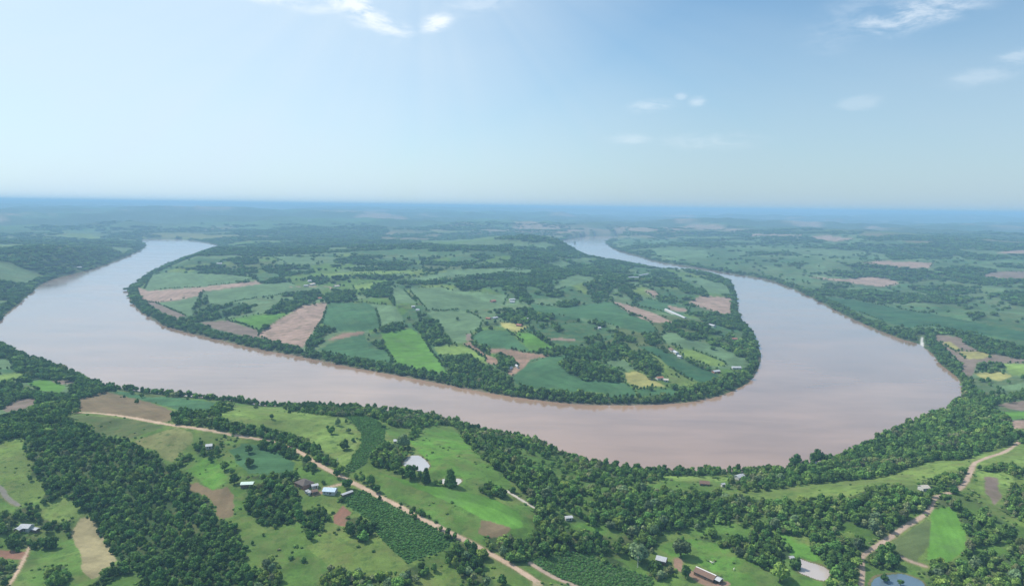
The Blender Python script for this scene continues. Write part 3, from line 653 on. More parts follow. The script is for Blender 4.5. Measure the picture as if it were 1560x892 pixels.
# level the ponds
pond_z = []
for (nm, kind, lab, poly) in PONDS:
    pc = np.mean(np.array(poly), 0); x, y, z = ground_at(*pc); z -= .3
    pond_z.append(z)
    pp = smooth_poly(poly, True, 3)
    wp = np.array([ground0(px, py, z) for px, py in pp])
    near = (np.abs(GX-x) < 60) & (np.abs(GY-y) < 90)
    d = np.full(GX.shape, 99.0)
    dn = seg_dist(GX[near], GY[near], wp, True); dn = np.where(inside(GX[near], GY[near], wp), -dn, dn); d[near] = dn
    GZ = GZ*ss((d-1.5)/10) + z*(1-ss((d-1.5)/10))
PX, PY = project(GX, GY, GZ)
GD = np.sqrt(GX**2+GY**2)
# organic field edges
wob = np.clip(900/GD, .15, 1.6)
QX = PX+(fbm(GX/9, GY/9, 201, 3)-.5)*4.2*wob; QY = PY+(fbm(GX/9, GY/9, 221, 3)-.5)*3.0*wob
cls = np.zeros(GX.shape, np.int32)       # 0 = open ground
ALB = np.zeros((NR, NC, 3))
isr = inside(PX, PY, RIGHT_LAND) & (GY > 500)
isl = inside(PX, PY, LEFT_LAND)
inpen = inside(GX, GY, PENIN)
def mixcol(a, b, t): return a[None, None, :]*(1-t[..., None])+b[None, None, :]*t[..., None]
A = {k: np.array(v) for k, v in C.items()}
n1 = fbm(GX/60, GY/60, 301, 4); n2 = fbm(GX/23, GY/23, 305, 3)
ALB = mixcol(A['pasture'], A['yellow'], ss((n1-.35)/.35))
ALB = np.where((ss((n2-.55)/.2) > .5)[..., None], ALB*.8, ALB)
# patchwork of small farms on land with no outline of its own
vr, ve = voronoi(GX/120+fbm(GX/300, GY/300, 11, 2)*1.2, GY/170+fbm(GX/300, GY/300, 15, 2)*1.2, 400)
pal = ['croplight', 'pasture', 'crop', 'croplight', 'crop', 'yellow', 'cropdark', 'olive', 'pasture', 'croplight', 'crop']
pc_ = np.array([C[q] for q in pal])[np.minimum((vr*len(pal)).astype(int), len(pal)-1)]
patch = (GD > 950) & (SD > 0)
ALB = np.where(patch[..., None], pc_*(.8+.4*n1[..., None]), ALB)
# distant country: mostly wood with paler clearings
vr2, ve2 = voronoi(GX/360+fbm(GX/500, GY/500, 41, 3)*1.6, GY/300+fbm(GX/500, GY/500, 45, 3)*1.6, 500)
vr3, ve3 = voronoi(GX/1100+fbm(GX/1500, GY/1500, 141, 3)*1.5, GY/1500+fbm(GX/1500, GY/1500, 145, 3)*1.5, 510)
distant = ((GD > 2900) & ~isr) | isl | (isr & (GD > 5600))
thr = np.where(isl, .42, np.where(GD < 4600, .55, .60))+np.where(GD > 5000, (fbm(GX/3200, GY/4200, 151, 3)-.5)*1.1, 0)
thr = np.clip(thr, .25, .9)
pale = np.array([C[q] for q in ['croplight', 'dry', 'lime', 'soilmix', 'crop']])[np.minimum(((vr2-thr)/(1-thr)*5).clip(0, 4).astype(int), 4)]
far_wood = distant & (vr2 < thr)
pale = np.where((isl | (GD < 4600))[..., None], np.array([C[q] for q in ['croplight', 'crop', 'lime', 'pasture', 'croplight']])[np.minimum(((vr2-thr)/(1-thr)*5).clip(0, 4).astype(int), 4)], pale)
farcol = np.where(far_wood[..., None], A['forest'][None, None, :]*(.8+.6*n1[..., None]), pale)
fn = .55*fbm(GX/1300, GY/2300, 161, 4)+.45*fbm(GX/420, GY/900, 165, 3)
fk = ss((fn-.525)/.12)
deep = mixcol(A['forest'], A['crop']*1.15, fk)*(.75+.5*n1[..., None])
pl = ss((fbm(GX/900+7, GY/1500, 171, 4)-.635)/.06)
deep = deep*(1-pl[..., None])+A['soilpink'][None, None, :]*1.0*pl[..., None]
kf = ss((GD-5200)/1500)[..., None]
farcol = farcol*(1-kf)+deep*kf
ALB = np.where(distant[..., None], farcol, ALB)
# right-hand farmland: open pasture
rl = isr & ~distant
t = ss((fbm(GX/180, GY/180, 601, 4)-.35)/.3)
ALB = np.where(rl[..., None], mixcol(A['crop']*.95, A['croplight'], t)*(.7+.6*vr[..., None]), ALB)
rwood = rl & (vr2 < .30) & (GD > 1700); far_wood |= rwood
ALB = np.where(rwood[..., None], A['forest'][None, None, :], ALB)
# bank strip and river bed
bank_w = np.where(inpen, 24, 18)+26*(fbm(GX/55, GY/55, 91, 3)-.5)
bank_w = np.where(GD > 1500, bank_w+8, bank_w)
bank = (SD > 0) & (SD < bank_w) & (PY < 900)
ALB = np.where(bank[..., None], A['forest'][None, None, :], ALB)
ALB = np.where((SD <= 0)[..., None], A['forest'][None, None, :], ALB)
mud = (SD > -3) & (SD < np.where(inpen, 3.5+3*n2, 1.5)) & (GD < np.where(inpen, 1800, 1000))
ALB = np.where(mud[..., None], A['soilgrey'][None, None, :]*.9, ALB)
woodid = np.full(GX.shape, -1, np.int32)
gapF = (fbm(GX/100, GY/130, 961, 4) > .61) & (GD > 1150)
for i, (ph, t, dn, sz, poly) in enumerate(WOODS):
    m = inside(QX, QY, poly) & (SD > 0) & ~gapF
    woodid[m] = i
    gq = (ss((fbm(GX[m]/26, GY[m]/26, 909, 3)-.52)/.10)*(1.0 if t > 0 else .12))[:, None]
    ALB[m] = A['forest']*(1.1 if dn >= 1 else 1.5)*(1-gq)+A['pasture']*.8*gq
SPEC = [('ground', 'g', 'open grassland, small plots and wood floor of the whole landscape')]
for (nm, kind, c, lab, poly) in FIELDS:
    SPEC.append((nm, kind, lab)); i = len(SPEC)-1
    m = inside(QX, QY, poly) & (SD > 1.0)
    fringe = m & (GD > 0)
    cls[m] = i; woodid[m] = -1
    v = .80+.40*fbm(GX[m]/35, GY[m]/35, 700+i, 4)
    if kind == 'c' and m.any():      # strips sown at different times
        th = (i*1.7) % 3.14; st = rng.uniform(28, 60)
        q = np.floor((GX[m]*math.cos(th)+GY[m]*math.sin(th)+8*fbm(GX[m]/90, GY[m]/90, 720, 2))/st)
        v = v*(.86+.28*hash2(q, q*0+i, 730))
    ALB[m] = A[c]*v[:, None]
for (nm, w, c, lab, pts) in ROADS:
    SPEC.append((nm, 'r', lab)); i = len(SPEC)-1
    wp = np.array([ground_at(px, py)[:2] for px, py in smooth_poly(pts, False, 3)])
    near = (GX > wp[:, 0].min()-12) & (GX < wp[:, 0].max()+12) & (GY > wp[:, 1].min()-12) & (GY < wp[:, 1].max()+12)
    d = np.full(GX.shape, 99.0); d[near] = seg_dist(GX[near], GY[near], wp, False)
    ww = w*.5+(n2-.5)*1.4
    m = (d < ww) & ((SD > 0) | (nm == 'boat_ramp')); cls[m] = i; woodid[m] = -1
    v = .85+.3*fbm(GX[m]/6, GY[m]/6, 800+i, 3)
    ALB[m] = A[c]*v[:, None]
    verge = (d >= ww) & (d < ww+1.3) & (cls == 0) & (woodid < 0)
    ALB[verge] = A['dry']*.9
    woodid[(d < ww+2.2)] = -1
for (nm, kind, lab, poly), z in zip(PONDS, pond_z):
    SPEC.append((nm, 'w:'+kind, lab)); i = len(SPEC)-1
    wp = np.array([ground0(px, py, z) for px, py in smooth_poly(poly, True, 3)])
    ins = inside(GX, GY, wp)
    near = (np.abs(GX-wp[:, 0].mean()) < 60) & (np.abs(GY-wp[:, 1].mean()) < 90)
    d = np.full(GX.shape, 99.0); d[near] = seg_dist(GX[near], GY[near], wp, True)
    rim = (d < 1.6) & ~ins & near
    ALB[rim] = A['soilmix']; woodid[(d < 4) & near] = -1; woodid[ins] = -1; cls[ins] = i
# soften the colour borders a little
for _ in range(1):
    B = ALB.copy()
    B[1:-1, 1:-1] = .5*ALB[1:-1, 1:-1]+.125*(ALB[:-2, 1:-1]+ALB[2:, 1:-1]+ALB[1:-1, :-2]+ALB[1:-1, 2:])
    ALB = B

def grid_object(name, facemask, zz, colours, mat):
    r, c = np.nonzero(facemask)
    quad = np.stack([r*NC+c, (r+1)*NC+c, (r+1)*NC+c+1, r*NC+c+1], 1)[:, ::1]
    used, inv = np.unique(quad, return_inverse=True)
    inv = inv.reshape(quad.shape)
    vx = np.stack([GX.ravel()[used], GY.ravel()[used], zz.ravel()[used]], 1).astype(np.float32)
    nf = len(quad)
    me = bpy.data.meshes.new(name)
    me.vertices.add(len(used)); me.vertices.foreach_set('co', vx.ravel())
    me.loops.add(nf*4); me.loops.foreach_set('vertex_index', inv.astype(np.int32).ravel())
    me.polygons.add(nf); me.polygons.foreach_set('loop_start', np.arange(0, nf*4, 4, dtype=np.int32))
    me.polygons.foreach_set('use_smooth', np.ones(nf, bool))
    if colours is not None:
        at = me.attributes.new('albedo', 'FLOAT_COLOR', 'POINT')
        cc = np.concatenate([colours.reshape(-1, 3)[used], np.ones((len(used), 1))], 1).astype(np.float32)
        at.data.foreach_set('color', cc.ravel())
    me.materials.append(mat); me.update(calc_edges=True); me.validate()
    o = bpy.data.objects.new(name, me); link(o); return o
fc = cls[:-1, :-1]
for i, (nm, kind, lab) in enumerate(SPEC):
    fm = fc == i
    if not fm.any(): continue
    mat = M_POND[kind[2:]] if kind.startswith('w:') else MLAND[kind]
    o = grid_object(nm, fm, GZ, ALB, mat)
    tag(o, lab, nm.replace('_', ' '), kind='structure')
sdm = np.minimum(np.minimum(SD[:-1, :-1], SD[1:, 1:]), np.minimum(SD[1:, :-1], SD[:-1, 1:]))
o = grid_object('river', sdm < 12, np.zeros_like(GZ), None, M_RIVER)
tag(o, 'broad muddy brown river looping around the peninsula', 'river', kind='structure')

# bilinear-ish lookups at arbitrary ground points
def grid_lookup(x, y):
    a = np.arctan2(x, y); dd = np.sqrt(x*x+y*y)*np.where(np.cos(a) > .35, np.cos(a), .35)/np.maximum(np.cos(a), 1e-3)*1.0
    dd = np.sqrt(x*x+y*y)*np.maximum(np.cos(a), .35)
    j = np.clip(np.searchsorted(az, a), 0, NC-1)
    i = np.clip(np.searchsorted(-dep, -dd), 0, NR-1)
    return i, j

# ------------------------------------------------------------------ tree meshes
def crown_mesh(name, seed, kind='round'):
    rs = random.Random(seed); bm = bmesh.new()
    lobes = []
    if kind == 'round':
        Rw = rs.uniform(2.9, 3.7); zc = rs.uniform(3.2, 4.1)
        lobes.append((Vector((0, 0, zc)), 2.5, 2.5))
        for k in range(rs.choice((8, 10, 11))):
            a = k/9*6.283+rs.uniform(-.6, .6); e = rs.uniform(-.75, .95)
            rr = Rw*rs.uniform(.45, .72)
            lobes.append((Vector((math.cos(a)*rr*math.cos(e*.8), math.sin(a)*rr*math.cos(e*.8), zc+e*2.2)), rs.uniform(.8, 1.75), rs.uniform(.8, 1.5)))
        lobes.append((Vector((rs.uniform(-.8, .8), rs.uniform(-.8, .8), zc+2.2)), rs.uniform(1.2, 1.7), 1.3))
    elif kind == 'tall':
        zc = 6
        for k in range(9):
            z = 2.2+k*.95; w = 2.0*math.sin(min(1, (k+1.2)/5)*1.57)*(1-max(0, k-4)/7.5)
            a = rs.uniform(0, 6.28)
            lobes.append((Vector((math.cos(a)*.6, math.sin(a)*.6, z)), w*rs.uniform(.8, 1.05), 1.25))
    elif kind == 'cone':
        for k in range(7):
            z = 1.1+k*.95; w = 2.7*math.sqrt(1-k/7.4)
            lobes.append((Vector((rs.uniform(-.2, .2), rs.uniform(-.2, .2), z)), w, 1.1))
    else:  # bush
        for k in range(6):
            a = rs.uniform(0, 6.28); r_ = rs.uniform(.2, 1.3)
            lobes.append((Vector((math.cos(a)*r_, math.sin(a)*r_, rs.uniform(.7, 1.4))), rs.uniform(.7, 1.15), rs.uniform(.7, 1.0)))
    tuft = .62 if kind != 'bush' else .38
    for c, w, h in lobes:
        base = len(bm.verts)
        r_ = bmesh.ops.create_icosphere(bm, subdivisions=2, radius=1.0)
        for v in r_['verts']:
            n = v.co.normalized(); f = .86+.2*rs.random()
            v.co = Vector((n.x*w*f, n.y*w*f, n.z*h*f))*.86+c
            if v.co.z < .1: v.co.z = .1
        nt = int(26*max(.5, w*w/2.2))
        for _ in range(nt):
            z = rs.uniform(-.55, 1); a = rs.uniform(0, 6.28); q = math.sqrt(max(0, 1-z*z))
            n = Vector((q*math.cos(a), q*math.sin(a), z))
            p = Vector((n.x*w, n.y*w, n.z*h))*rs.uniform(.88, 1.12)+c
            if p.z < .15: continue
            nn = (n+Vector((rs.uniform(-1, 1), rs.uniform(-1, 1), rs.uniform(-.5, 1)))*.75).normalized()
            t1 = nn.orthogonal().normalized(); t1.rotate(Matrix.Rotation(rs.uniform(0, 6.28), 3, nn)); t2 = nn.cross(t1)
            s = tuft*rs.uniform(.6, 1.25)
            vs = [bm.verts.new(p+t1*s*ca+t2*s*sa+nn*rs.uniform(-.12, .12)) for ca, sa in ((.9, 0), (.25, .8), (-.75, .5), (-.7, -.55), (.3, -.85))]
            bm.faces.new(vs)
    me = bpy.data.meshes.new(name); bm.to_mesh(me); bm.free()
    return me
def trunk_mesh(name, seed, h, r0=.24):
    rs = random.Random(seed); bm = bmesh.new()
    def tube(pts, rads, n=7):
        rings = []
        for k, p in enumerate(pts):
            d = (pts[min(k+1, len(pts)-1)]-pts[max(k-1, 0)]).normalized(); a = d.orthogonal().normalized(); b = d.cross(a)
            rings.append([bm.verts.new(p+(a*math.cos(q/n*6.283)+b*math.sin(q/n*6.283))*rads[k]) for q in range(n)])
        for k in range(len(rings)-1):
            for q in range(n): bm.faces.new((rings[k][q], rings[k][(q+1) % n], rings[k+1][(q+1) % n], rings[k+1][q]))
        bm.faces.new(rings[-1]); bm.faces.new(rings[0][::-1])
    tube([Vector((0, 0, -1.2)), Vector((0, 0, 0)), Vector((rs.uniform(-.1, .1), rs.uniform(-.1, .1), h*.35)), Vector((rs.uniform(-.2, .2), rs.uniform(-.2, .2), h*.75))], [r0*1.3, r0*1.15, r0*.8, r0*.35])
    for k in range(5):
        a = k*1.256+rs.uniform(-.3, .3); z = h*rs.uniform(.3, .5)
        tube([Vector((0, 0, z)), Vector((math.cos(a)*1.0, math.sin(a)*1.0, z+.9)), Vector((math.cos(a)*1.9, math.sin(a)*1.9, z+2.0))], [r0*.5, r0*.35, r0*.15], 5)
    me = bpy.data.meshes.new(name); bm.to_mesh(me); bm.free(); me.materials.append(M['bark'])
    for p in me.polygons: p.use_smooth = True
    return me
CROWNS = {'round': [crown_mesh('broadleaf_crown', 100+k) for k in range(8)], 'tall': [crown_mesh('tall_crown', 200+k, 'tall') for k in range(2)],
          'cone': [crown_mesh('cone_crown', 300+k, 'cone') for k in range(1)], 'bush': [crown_mesh('bush_crown', 400+k, 'bush') for k in range(4)]}
for L in CROWNS.values():
    for me in L: me.materials.append(FOL['mid green'])
TRUNKS = {'round': [trunk_mesh('broadleaf_trunk', 1, 5.2)], 'tall': [trunk_mesh('tall_trunk', 2, 9)], 'cone': [trunk_mesh('cone_trunk', 3, 8)], 'bush': [trunk_mesh('bush_stem', 4, 1.4, .06)]}
BASEW = {'round': 7.8, 'tall': 4.4, 'cone': 5.0, 'bush': 3.4}
TNAME = {'round': 'broadleaf_tree', 'tall': 'slender_tree', 'cone': 'cone_shaped_tree', 'bush': 'bush'}
TREE_OBJ = {}
n_tree = [0]
def make_tree(kind, loc, width, hfac, tone, label, group, seed):
    s = width/BASEW[kind]
    root = empty(TNAME[kind], loc, (seed*2.399) % 6.283); root.scale = (s, s, s*hfac)
    tag(root, label, 'bush' if kind == 'bush' else 'tree', group)
    var = CROWNS[kind][seed % len(CROWNS[kind])]
    t = bpy.data.objects.new('trunk', TRUNKS[kind][0]); link(t, root)
    c = bpy.data.objects.new('crown', var); link(c, root)
    c.material_slots[0].link = 'OBJECT'; c.material_slots[0].material = FOL[tone]
    TREE_OBJ.setdefault((kind, seed % len(CROWNS[kind])), c)
    n_tree[0] += 1
    return root

# ------------------------------------------------------------------ where trees stand
def spots(spacing0, kfar, dmax, dmin=300, azmax=44):
    out = []
    d = dmin
    while d < dmax:
        s = max(spacing0, kfar*d)
        n = int(2*R(azmax)*d/s)
        a = (np.arange(n)+rng.uniform(-.42, .42, n))*s/d-R(azmax)
        dd = d+rng.uniform(-.42, .42, n)*s
        out.append(np.stack([dd*np.sin(a), dd*np.cos(a), np.full(n, s)], 1)); d += s*.9
    return np.concatenate(out)
S = spots(4.7, .0062, 7200)
i_, j_ = grid_lookup(S[:, 0], S[:, 1])
sx, sy, sp = S.T
sd = SD[i_, j_]; sdist = np.sqrt(sx*sx+sy*sy)
cl = cls[i_, j_]
n_land = 1+len(FIELDS)
vx, vy = project(sx, sy, GZ[i_, j_]+3.0)
w = np.full(len(sx), -1, np.int32)
wbx = (fbm(sx/9, sy/9, 201, 3)-.5)*4*np.clip(900/sdist, .15, 1.6)
for i, q in enumerate(WOODS): w[inside(vx+wbx, vy, q[4])] = i
onfield = np.zeros(len(sx), bool)
for q in FIELDS: onfield |= inside(vx+wbx, vy, q[4])
w[onfield | (sd < 1.5) | gapF[i_, j_]] = -1
for i, q in enumerate(WOODS):
    if 'roadside' in q[0]: w[inside(vx+wbx, vy, q[4])] = i
hard = (cl >= n_land) | (np.abs(sd) < .01)
g_ = ground_clear = np.zeros(len(sx), bool)
ramp_ = inside(vx, vy, [(1399,508),(1410,508),(1411,532),(1398,532)])
w[hard | ramp_] = -1; onfield |= hard | ramp_
isbank = bank[i_, j_] & (sd > 1.5) & ~onfield
isfar = far_wood[i_, j_] & (sd > 5) & ~onfield
dens = np.array([q[2] for q in WOODS]+[1.0])[w]
gapn = fbm(sx/26, sy/26, 909, 3)
opens = np.array([q[1] > .0 for q in WOODS]+[False])[w]
r_ = rng.random(len(sx))
keep = ((w >= 0) & (r_ < dens*(.97-np.where(opens, .80, .15)*ss((gapn-.57)/.10)))) | (isbank & (r_ < .95)) | (isfar & (r_ < .8) & (sdist < 7200))
# a few scattered trees on open farmland, more along plot borders
edge = (ve[i_, j_] < .05) & (sdist > 950) & ~distant[i_, j_]
clus = fbm(sx/150, sy/150, 955, 3)
scat = (~onfield) & (w < 0) & (sd > 4) & (sdist > 950) & ~distant[i_, j_] & ((edge & (r_ < .30)) | (r_ < .12*ss((clus-.52)/.16)+.006))
scat |= (~onfield) & (w < 0) & (sd > 4) & (sdist <= 950) & (r_ < .012+.06*ss((clus-.55)/.12))
onf = onfield & (sd > 4) & (sdist > 900) & (r_ < .0012)
keep |= scat | onf
tintw = np.array([q[1] for q in WOODS]+[-.2])[w]
sizew = np.array([q[3]*(.88 if q[1] < -.28 else 1) for q in WOODS]+[1.0])[w]
K = np.nonzero(keep)[0]
width = np.maximum(5.5, sp[K]*1.2)*np.clip(np.exp(rng.normal(-.04, .30, len(K))), .5, 2.0)*sizew[K]
width = np.where(scat[K] & edge[K], width*.68, width)
width = np.where(scat[K] & (sdist[K] < 950), width*rng.uniform(.4, .9, len(K)), width)
TX, TY = sx[K], sy[K]; TZ = height(TX, TY)
TP, TQ = project(TX, TY, TZ+3)
Tt = tintw[K]+(fbm(TX/38, TY/38, 77, 3)-.5)*1.7
Twood = w[K]; Td = sdist[K]
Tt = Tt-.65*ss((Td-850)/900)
hf = np.where(width > 8.0, 8.0/width, 1.0)*rng.uniform(.75, 1.35, len(K))

# ------------------------------------------------------------------ hand-placed trees (photo px of the foot, crown width in px)
def px_width(px, py, dpx):
    x, y, z = ground_at(px, py); return (x, y, z), dpx/F*math.sqrt(x*x+y*y+(z-H)**2)
HAND = [
 ('round',446,628,9,1,'mid green','lone tree near the top of the bright hill pasture'),
 ('round',441,633,7,1,'dark green','small dark tree just below the lone tree on the bright hill pasture'),
 ('round',414,638,8,1,'dark green','small round tree on the left of the bright hill pasture'),
 ('round',512,633,8,1.1,'dark green','dark tree at the top corner between hill pasture and curved maize field'),
 ('round',515,648,9,1.4,'greyish green','tall greyish tree on the right of the bright hill pasture'),
 ('round',505,661,13,1,'mid green','widest tree in the middle of the bright hill pasture'),
 ('round',499,653,6,1,'dark green','small tree left of the widest tree on the hill pasture'),
 ('round',531,659,9,.9,'greyish green','pale low tree inside the curved field edge on the hill pasture'),
 ('round',525,684,17,1,'dark green','big dark tree low on the bright hill pasture'),
 ('round',538,673,7,1,'mid green','small tree right of the big dark tree on the hill pasture'),
 ('bush',585,652,7,1,'dark green','dark bush at the right border of the curved maize field'),
 ('bush',443,851,8,1,'dark green','single dark bush on the open slope below the farmyard'),
 ('tall',694,866,9,.9,'yellow-green','pale narrow tree at the end of the tall hedge'),
 ('round',765,890,16,1,'dark green','dark round tree at the bottom edge left of the dirt road'),
 ('round',529,744,16,1,'dark green','dark tree on the corner of the driveway and the dirt road'),
 ('round',514,727,13,1.1,'dark green','tree close above the dirt road before the driveway'),
 ('round',542,729,9,1.1,'mid green','slim tree right of the dirt road by the small red plot'),
 ('round',565,739,17,1,'dark green','largest tree right of the dirt road opposite the maize field'),
 ('round',574,750,13,1,'dark green','tree below the largest roadside tree opposite the maize field'),
 ('bush',520,763,9,1.1,'dark green','bush at the near end of the long white shed'),
 ('round',625,728,22,1.05,'dark green','largest round tree on the near bank of the pale pond'),
 ('round',613,725,14,1,'dark green','round tree left of the largest tree by the pale pond'),
 ('round',603,718,17,.9,'mid green','leafy tree at the left corner of the pale pond'),
 ('round',640,728,9,1.3,'dark green','narrow tree right of the largest tree by the pale pond'),
 ('cone',649,734,12,1.15,'dark green','pointed dark tree below the right end of the pale pond'),
 ('round',664,738,9,1,'mid green','small tree between the two ponds'),
 ('round',671,738,8,1,'dark green','small dark tree at the left tip of the sandy pond'),
 ('cone',686,740,16,1.1,'dark green','tall cone-shaped tree in front of the sandy pond'),
 ('round',614,681,22,1,'greyish green','wide greyish tree beside the small white-roofed hut'),
 ('round',321,703,8,1,'dark green','lone dark tree on the bright pasture under the hidden house'),
 ('round',342,716,14,1,'mid green','tree between bright pasture and slope near the pale green roof'),
 ('round',362,699,8,1,'mid green','small tree in the middle of the open slope above the pale green roof'),
 ('round',380,710,15,1,'mid green','leafy tree right on the open slope above the pale green roof'),
 ('round',379,690,13,1,'dark green','dark round tree under the dirt road above the open slope'),
 ('round',357,737,15,1,'dark green','dark tree left of the pale green roof'),
 ('round',354,722,10,1,'mid green','tree above the dark one left of the pale green roof'),
 ('round',972,856,31,1,'greyish green','broad greyish tree left of the grey shed, by the white pole'),
 ('round',860,829,22,1,'yellow-green','bright yellow-green tree in the thicket above the grey-green field'),
 ('round',1037,847,27,1,'greyish green','broad greyish tree behind the bare farmyard'),
 ('round',1044,880,17,1.15,'dark green','dark oval tree between the grey shed and the brown barn'),
 ('round',1000,873,24,.9,'dark green','wide dark tree in front of the grey shed'),
 ('round',1062,807,10,1,'greyish green','small dim tree in the clearing along the wood edge'),
 ('round',1155,812,20,1,'mid green','round tree at the right end of the clearing along the wood edge'),
 ('round',1064,726,9,1.45,'dark green','tallest tree standing out against the river by the riverside meadow'),
 ('round',1103,725,9,1.3,'greyish green','thin tree against the river left of the white riverside house'),
 ('round',1086,727,11,1.1,'dark green','round dark tree against the river behind the riverside meadow'),
 ('round',1158,720,7,1.5,'dark green','spindly tree against the river right of the white riverside house'),
 ('round',1188,886,29,1,'yellow-green','big bright tree left of the brown pond'),
 ('round',1212,867,18,1.1,'dark green','dark tree at the left bank of the brown pond'),
 ('round',1240,828,17,1,'mid green','round tree at the head of the slope above the brown pond'),
 ('round',1331,812,19,1,'greyish green','pale round tree at the edge of the wood band above the road'),
 ('round',953,717,12,1.2,'mid green','tree leaning over the river at the foot of the riverside wood'),
 ('round',1245,706,22,1,'dark green','large dark crown bulging over the river on the right bank'),
 ('round',1212,711,20,1,'dark green','second large dark crown over the river left of the bulging one'),
 ('bush',609,773,4,1,'dark green','tiny dark bush on the edge of the dirt road beside the maize'),
 ('round',1372,890,9,.8,'dark green','little dark tree at the near side of the blue pond'),
 ('round',1347,884,13,.8,'dark green','dark tree overhanging the far corner of the blue pond'),
]
handxy = []
for k, (kind, px, py, dpx, hfac, tone, lab) in enumerate(HAND):
    loc, wd = px_width(px, py, dpx)
    make_tree(kind, loc, wd, hfac, tone, lab, None, k*3+1); handxy.append((loc[0], loc[1], wd))
handxy = np.array(handxy)

# ------------------------------------------------------------------ buildings
def mesh_obj(name, bm, mat, parent=None, smooth=False):
    me = bpy.data.meshes.new(name); bmesh.ops.recalc_face_normals(bm, faces=bm.faces); bm.to_mesh(me); bm.free(); me.materials.append(mat)
    if smooth:
        for p in me.polygons: p.use_smooth = True
    o = bpy.data.objects.new(name, me); return link(o, parent)
def box(bm, x0, x1, y0, y1, z0, z1):
    v = [bm.verts.new(p) for p in ((x0,y0,z0),(x1,y0,z0),(x1,y1,z0),(x0,y1,z0),(x0,y0,z1),(x1,y0,z1),(x1,y1,z1),(x0,y1,z1))]
    for f in ((0,3,2,1),(4,5,6,7),(0,1,5,4),(1,2,6,5),(2,3,7,6),(3,0,4,7)): bm.faces.new([v[q] for q in f])
def prism(bm, prof, x0, x1):
    a = [bm.verts.new((x0, y, z)) for y, z in prof]; b = [bm.verts.new((x1, y, z)) for y, z in prof]; n = len(prof)
    bm.faces.new(a); bm.faces.new(b[::-1])
    for k in range(n): bm.faces.new((a[k], b[k], b[(k+1) % n], a[(k+1) % n]))
BLD = []
def house(name, cat, label, p0, p1, width, eave, rise, roof, wall, group=None, hip=False, windows=2, ridge=False, openside=False, minlen=None):
    """p0,p1: photo px of the two ends of the ridge line's ground track"""
    a = ground_at(*p0); b = ground_at(*p1)
    cx, cy = (a[0]+b[0])/2, (a[1]+b[1])/2
    L = math.hypot(b[0]-a[0], b[1]-a[1]); 
    if minlen: L = max(L, minlen)
    rz = math.atan2(b[1]-a[1], b[0]-a[0])
    cz = float(height(np.array([cx]), np.array([cy]))[0])
    root = empty(name, (cx, cy, cz), rz); tag(root, label, cat, group)
    BLD.append((cx, cy, max(L, width)*.5+2.5))
    h = L/2; w_ = width/2; bm = bmesh.new()
    if openside:
        box(bm, -h, h, w_-.18, w_, -1.5, eave); box(bm, -h, -h+.18, -w_, w_-.18, -1.5, eave); box(bm, h-.18, h, -w_, w_-.18, -1.5, eave)
        n = max(2, int(L/4))
        for q in range(n+1):
            x = -h+.3+(L-.6)*q/n; box(bm, x-.1, x+.1, -w_+.02, -w_+.22, -1.5, eave-.02)
    else:
        box(bm, -h, h, -w_, w_, -1.5, eave)
    if not hip:
        prism(bm, [(-w_+.02, eave+.003), (w_-.02, eave+.003), (0, eave+rise-.05)], -h+.02, -h+.2)
        prism(bm, [(-w_+.02, eave+.003), (w_-.02, eave+.003), (0, eave+rise-.05)], h-.2, h-.02)
    mesh_obj('wall', bm, M[wall], root)
    bm = bmesh.new(); o = .5; t = .14; sl = rise/w_
    if hip:
        k = max(0.0, h-w_*.9)
        for dz in (0,):
            e = [bm.verts.new(q) for q in ((-h-o, -w_-o, eave-sl*o), (h+o, -w_-o, eave-sl*o), (h+o, w_+o, eave-sl*o), (-h-o, w_+o, eave-sl*o))]
            r1 = bm.verts.new((-k-.05, 0, eave+rise)); r2 = bm.verts.new((k+.05, 0, eave+rise))
            bm.faces.new((e[0], e[1], r2, r1)); bm.faces.new((e[1], e[2], r2)); bm.faces.new((e[2], e[3], r1, r2)); bm.faces.new((e[3], e[0], r1)); bm.faces.new(e[::-1])
    else:
        prism(bm, [(-w_-o, eave-sl*o), (0, eave+rise), (w_+o, eave-sl*o), (w_+o, eave-sl*o+t), (0, eave+rise+t*1.1), (-w_-o, eave-sl*o+t)], -h-o, h+o)
    rf = mesh_obj('roof', bm, M[roof], root)
    if ridge:
        bm = bmesh.new(); prism(bm, [(-.45, eave+rise-.45*sl+t*1.1+.02), (0, eave+rise+t*1.1+.06), (.45, eave+rise-.45*sl+t*1.1+.02), (.45, eave+rise-.45*sl+t*1.1+.08), (0, eave+rise+t*1.1+.14), (-.45, eave+rise-.45*sl+t*1.1+.08)], -h-o-.02, h+o+.02)
        mesh_obj('ridge_cap', bm, M['ridge'], rf)
    if not openside:
        bm = bmesh.new(); box(bm, h*.15, h*.15+.95, -w_-.05, -w_+.02, 0, min(2.05, eave-.2)); mesh_obj('door', bm, M['door'], root)
        for q in range(windows):
            x = -h+L*(q+.5)/(windows+.8)-.2
            bm = bmesh.new(); 
            box(bm, x-.06, x+1.06, -w_-.05, -w_+.01, .95, 1.03); box(bm, x-.06, x+1.06, -w_-.05, -w_+.01, 1.93, 2.0); box(bm, x-.06, x, -w_-.05, -w_+.01, 1.033, 1.927); box(bm, x+1, x+1.06, -w_-.05, -w_+.01, 1.033, 1.927)
            wf = mesh_obj('window', bm, M['frame'], root)
            bm = bmesh.new(); box(bm, x+.003, x+.997, -w_-.02, -w_+.005, 1.035, 1.925); mesh_obj('pane', bm, M['glass'], wf)
    return root
house('farmhouse','house','large dark tiled hip roof house in the farmyard trees',(458,736),(469,742),10,3.0,2.6,'r_dark','wall_brick',hip=True,minlen=12)
house('farm_shed','shed','small white roofed shed touching the dark tiled house',(475,743),(484,741),3.6,2.4,.6,'r_white','wall_white',windows=1)
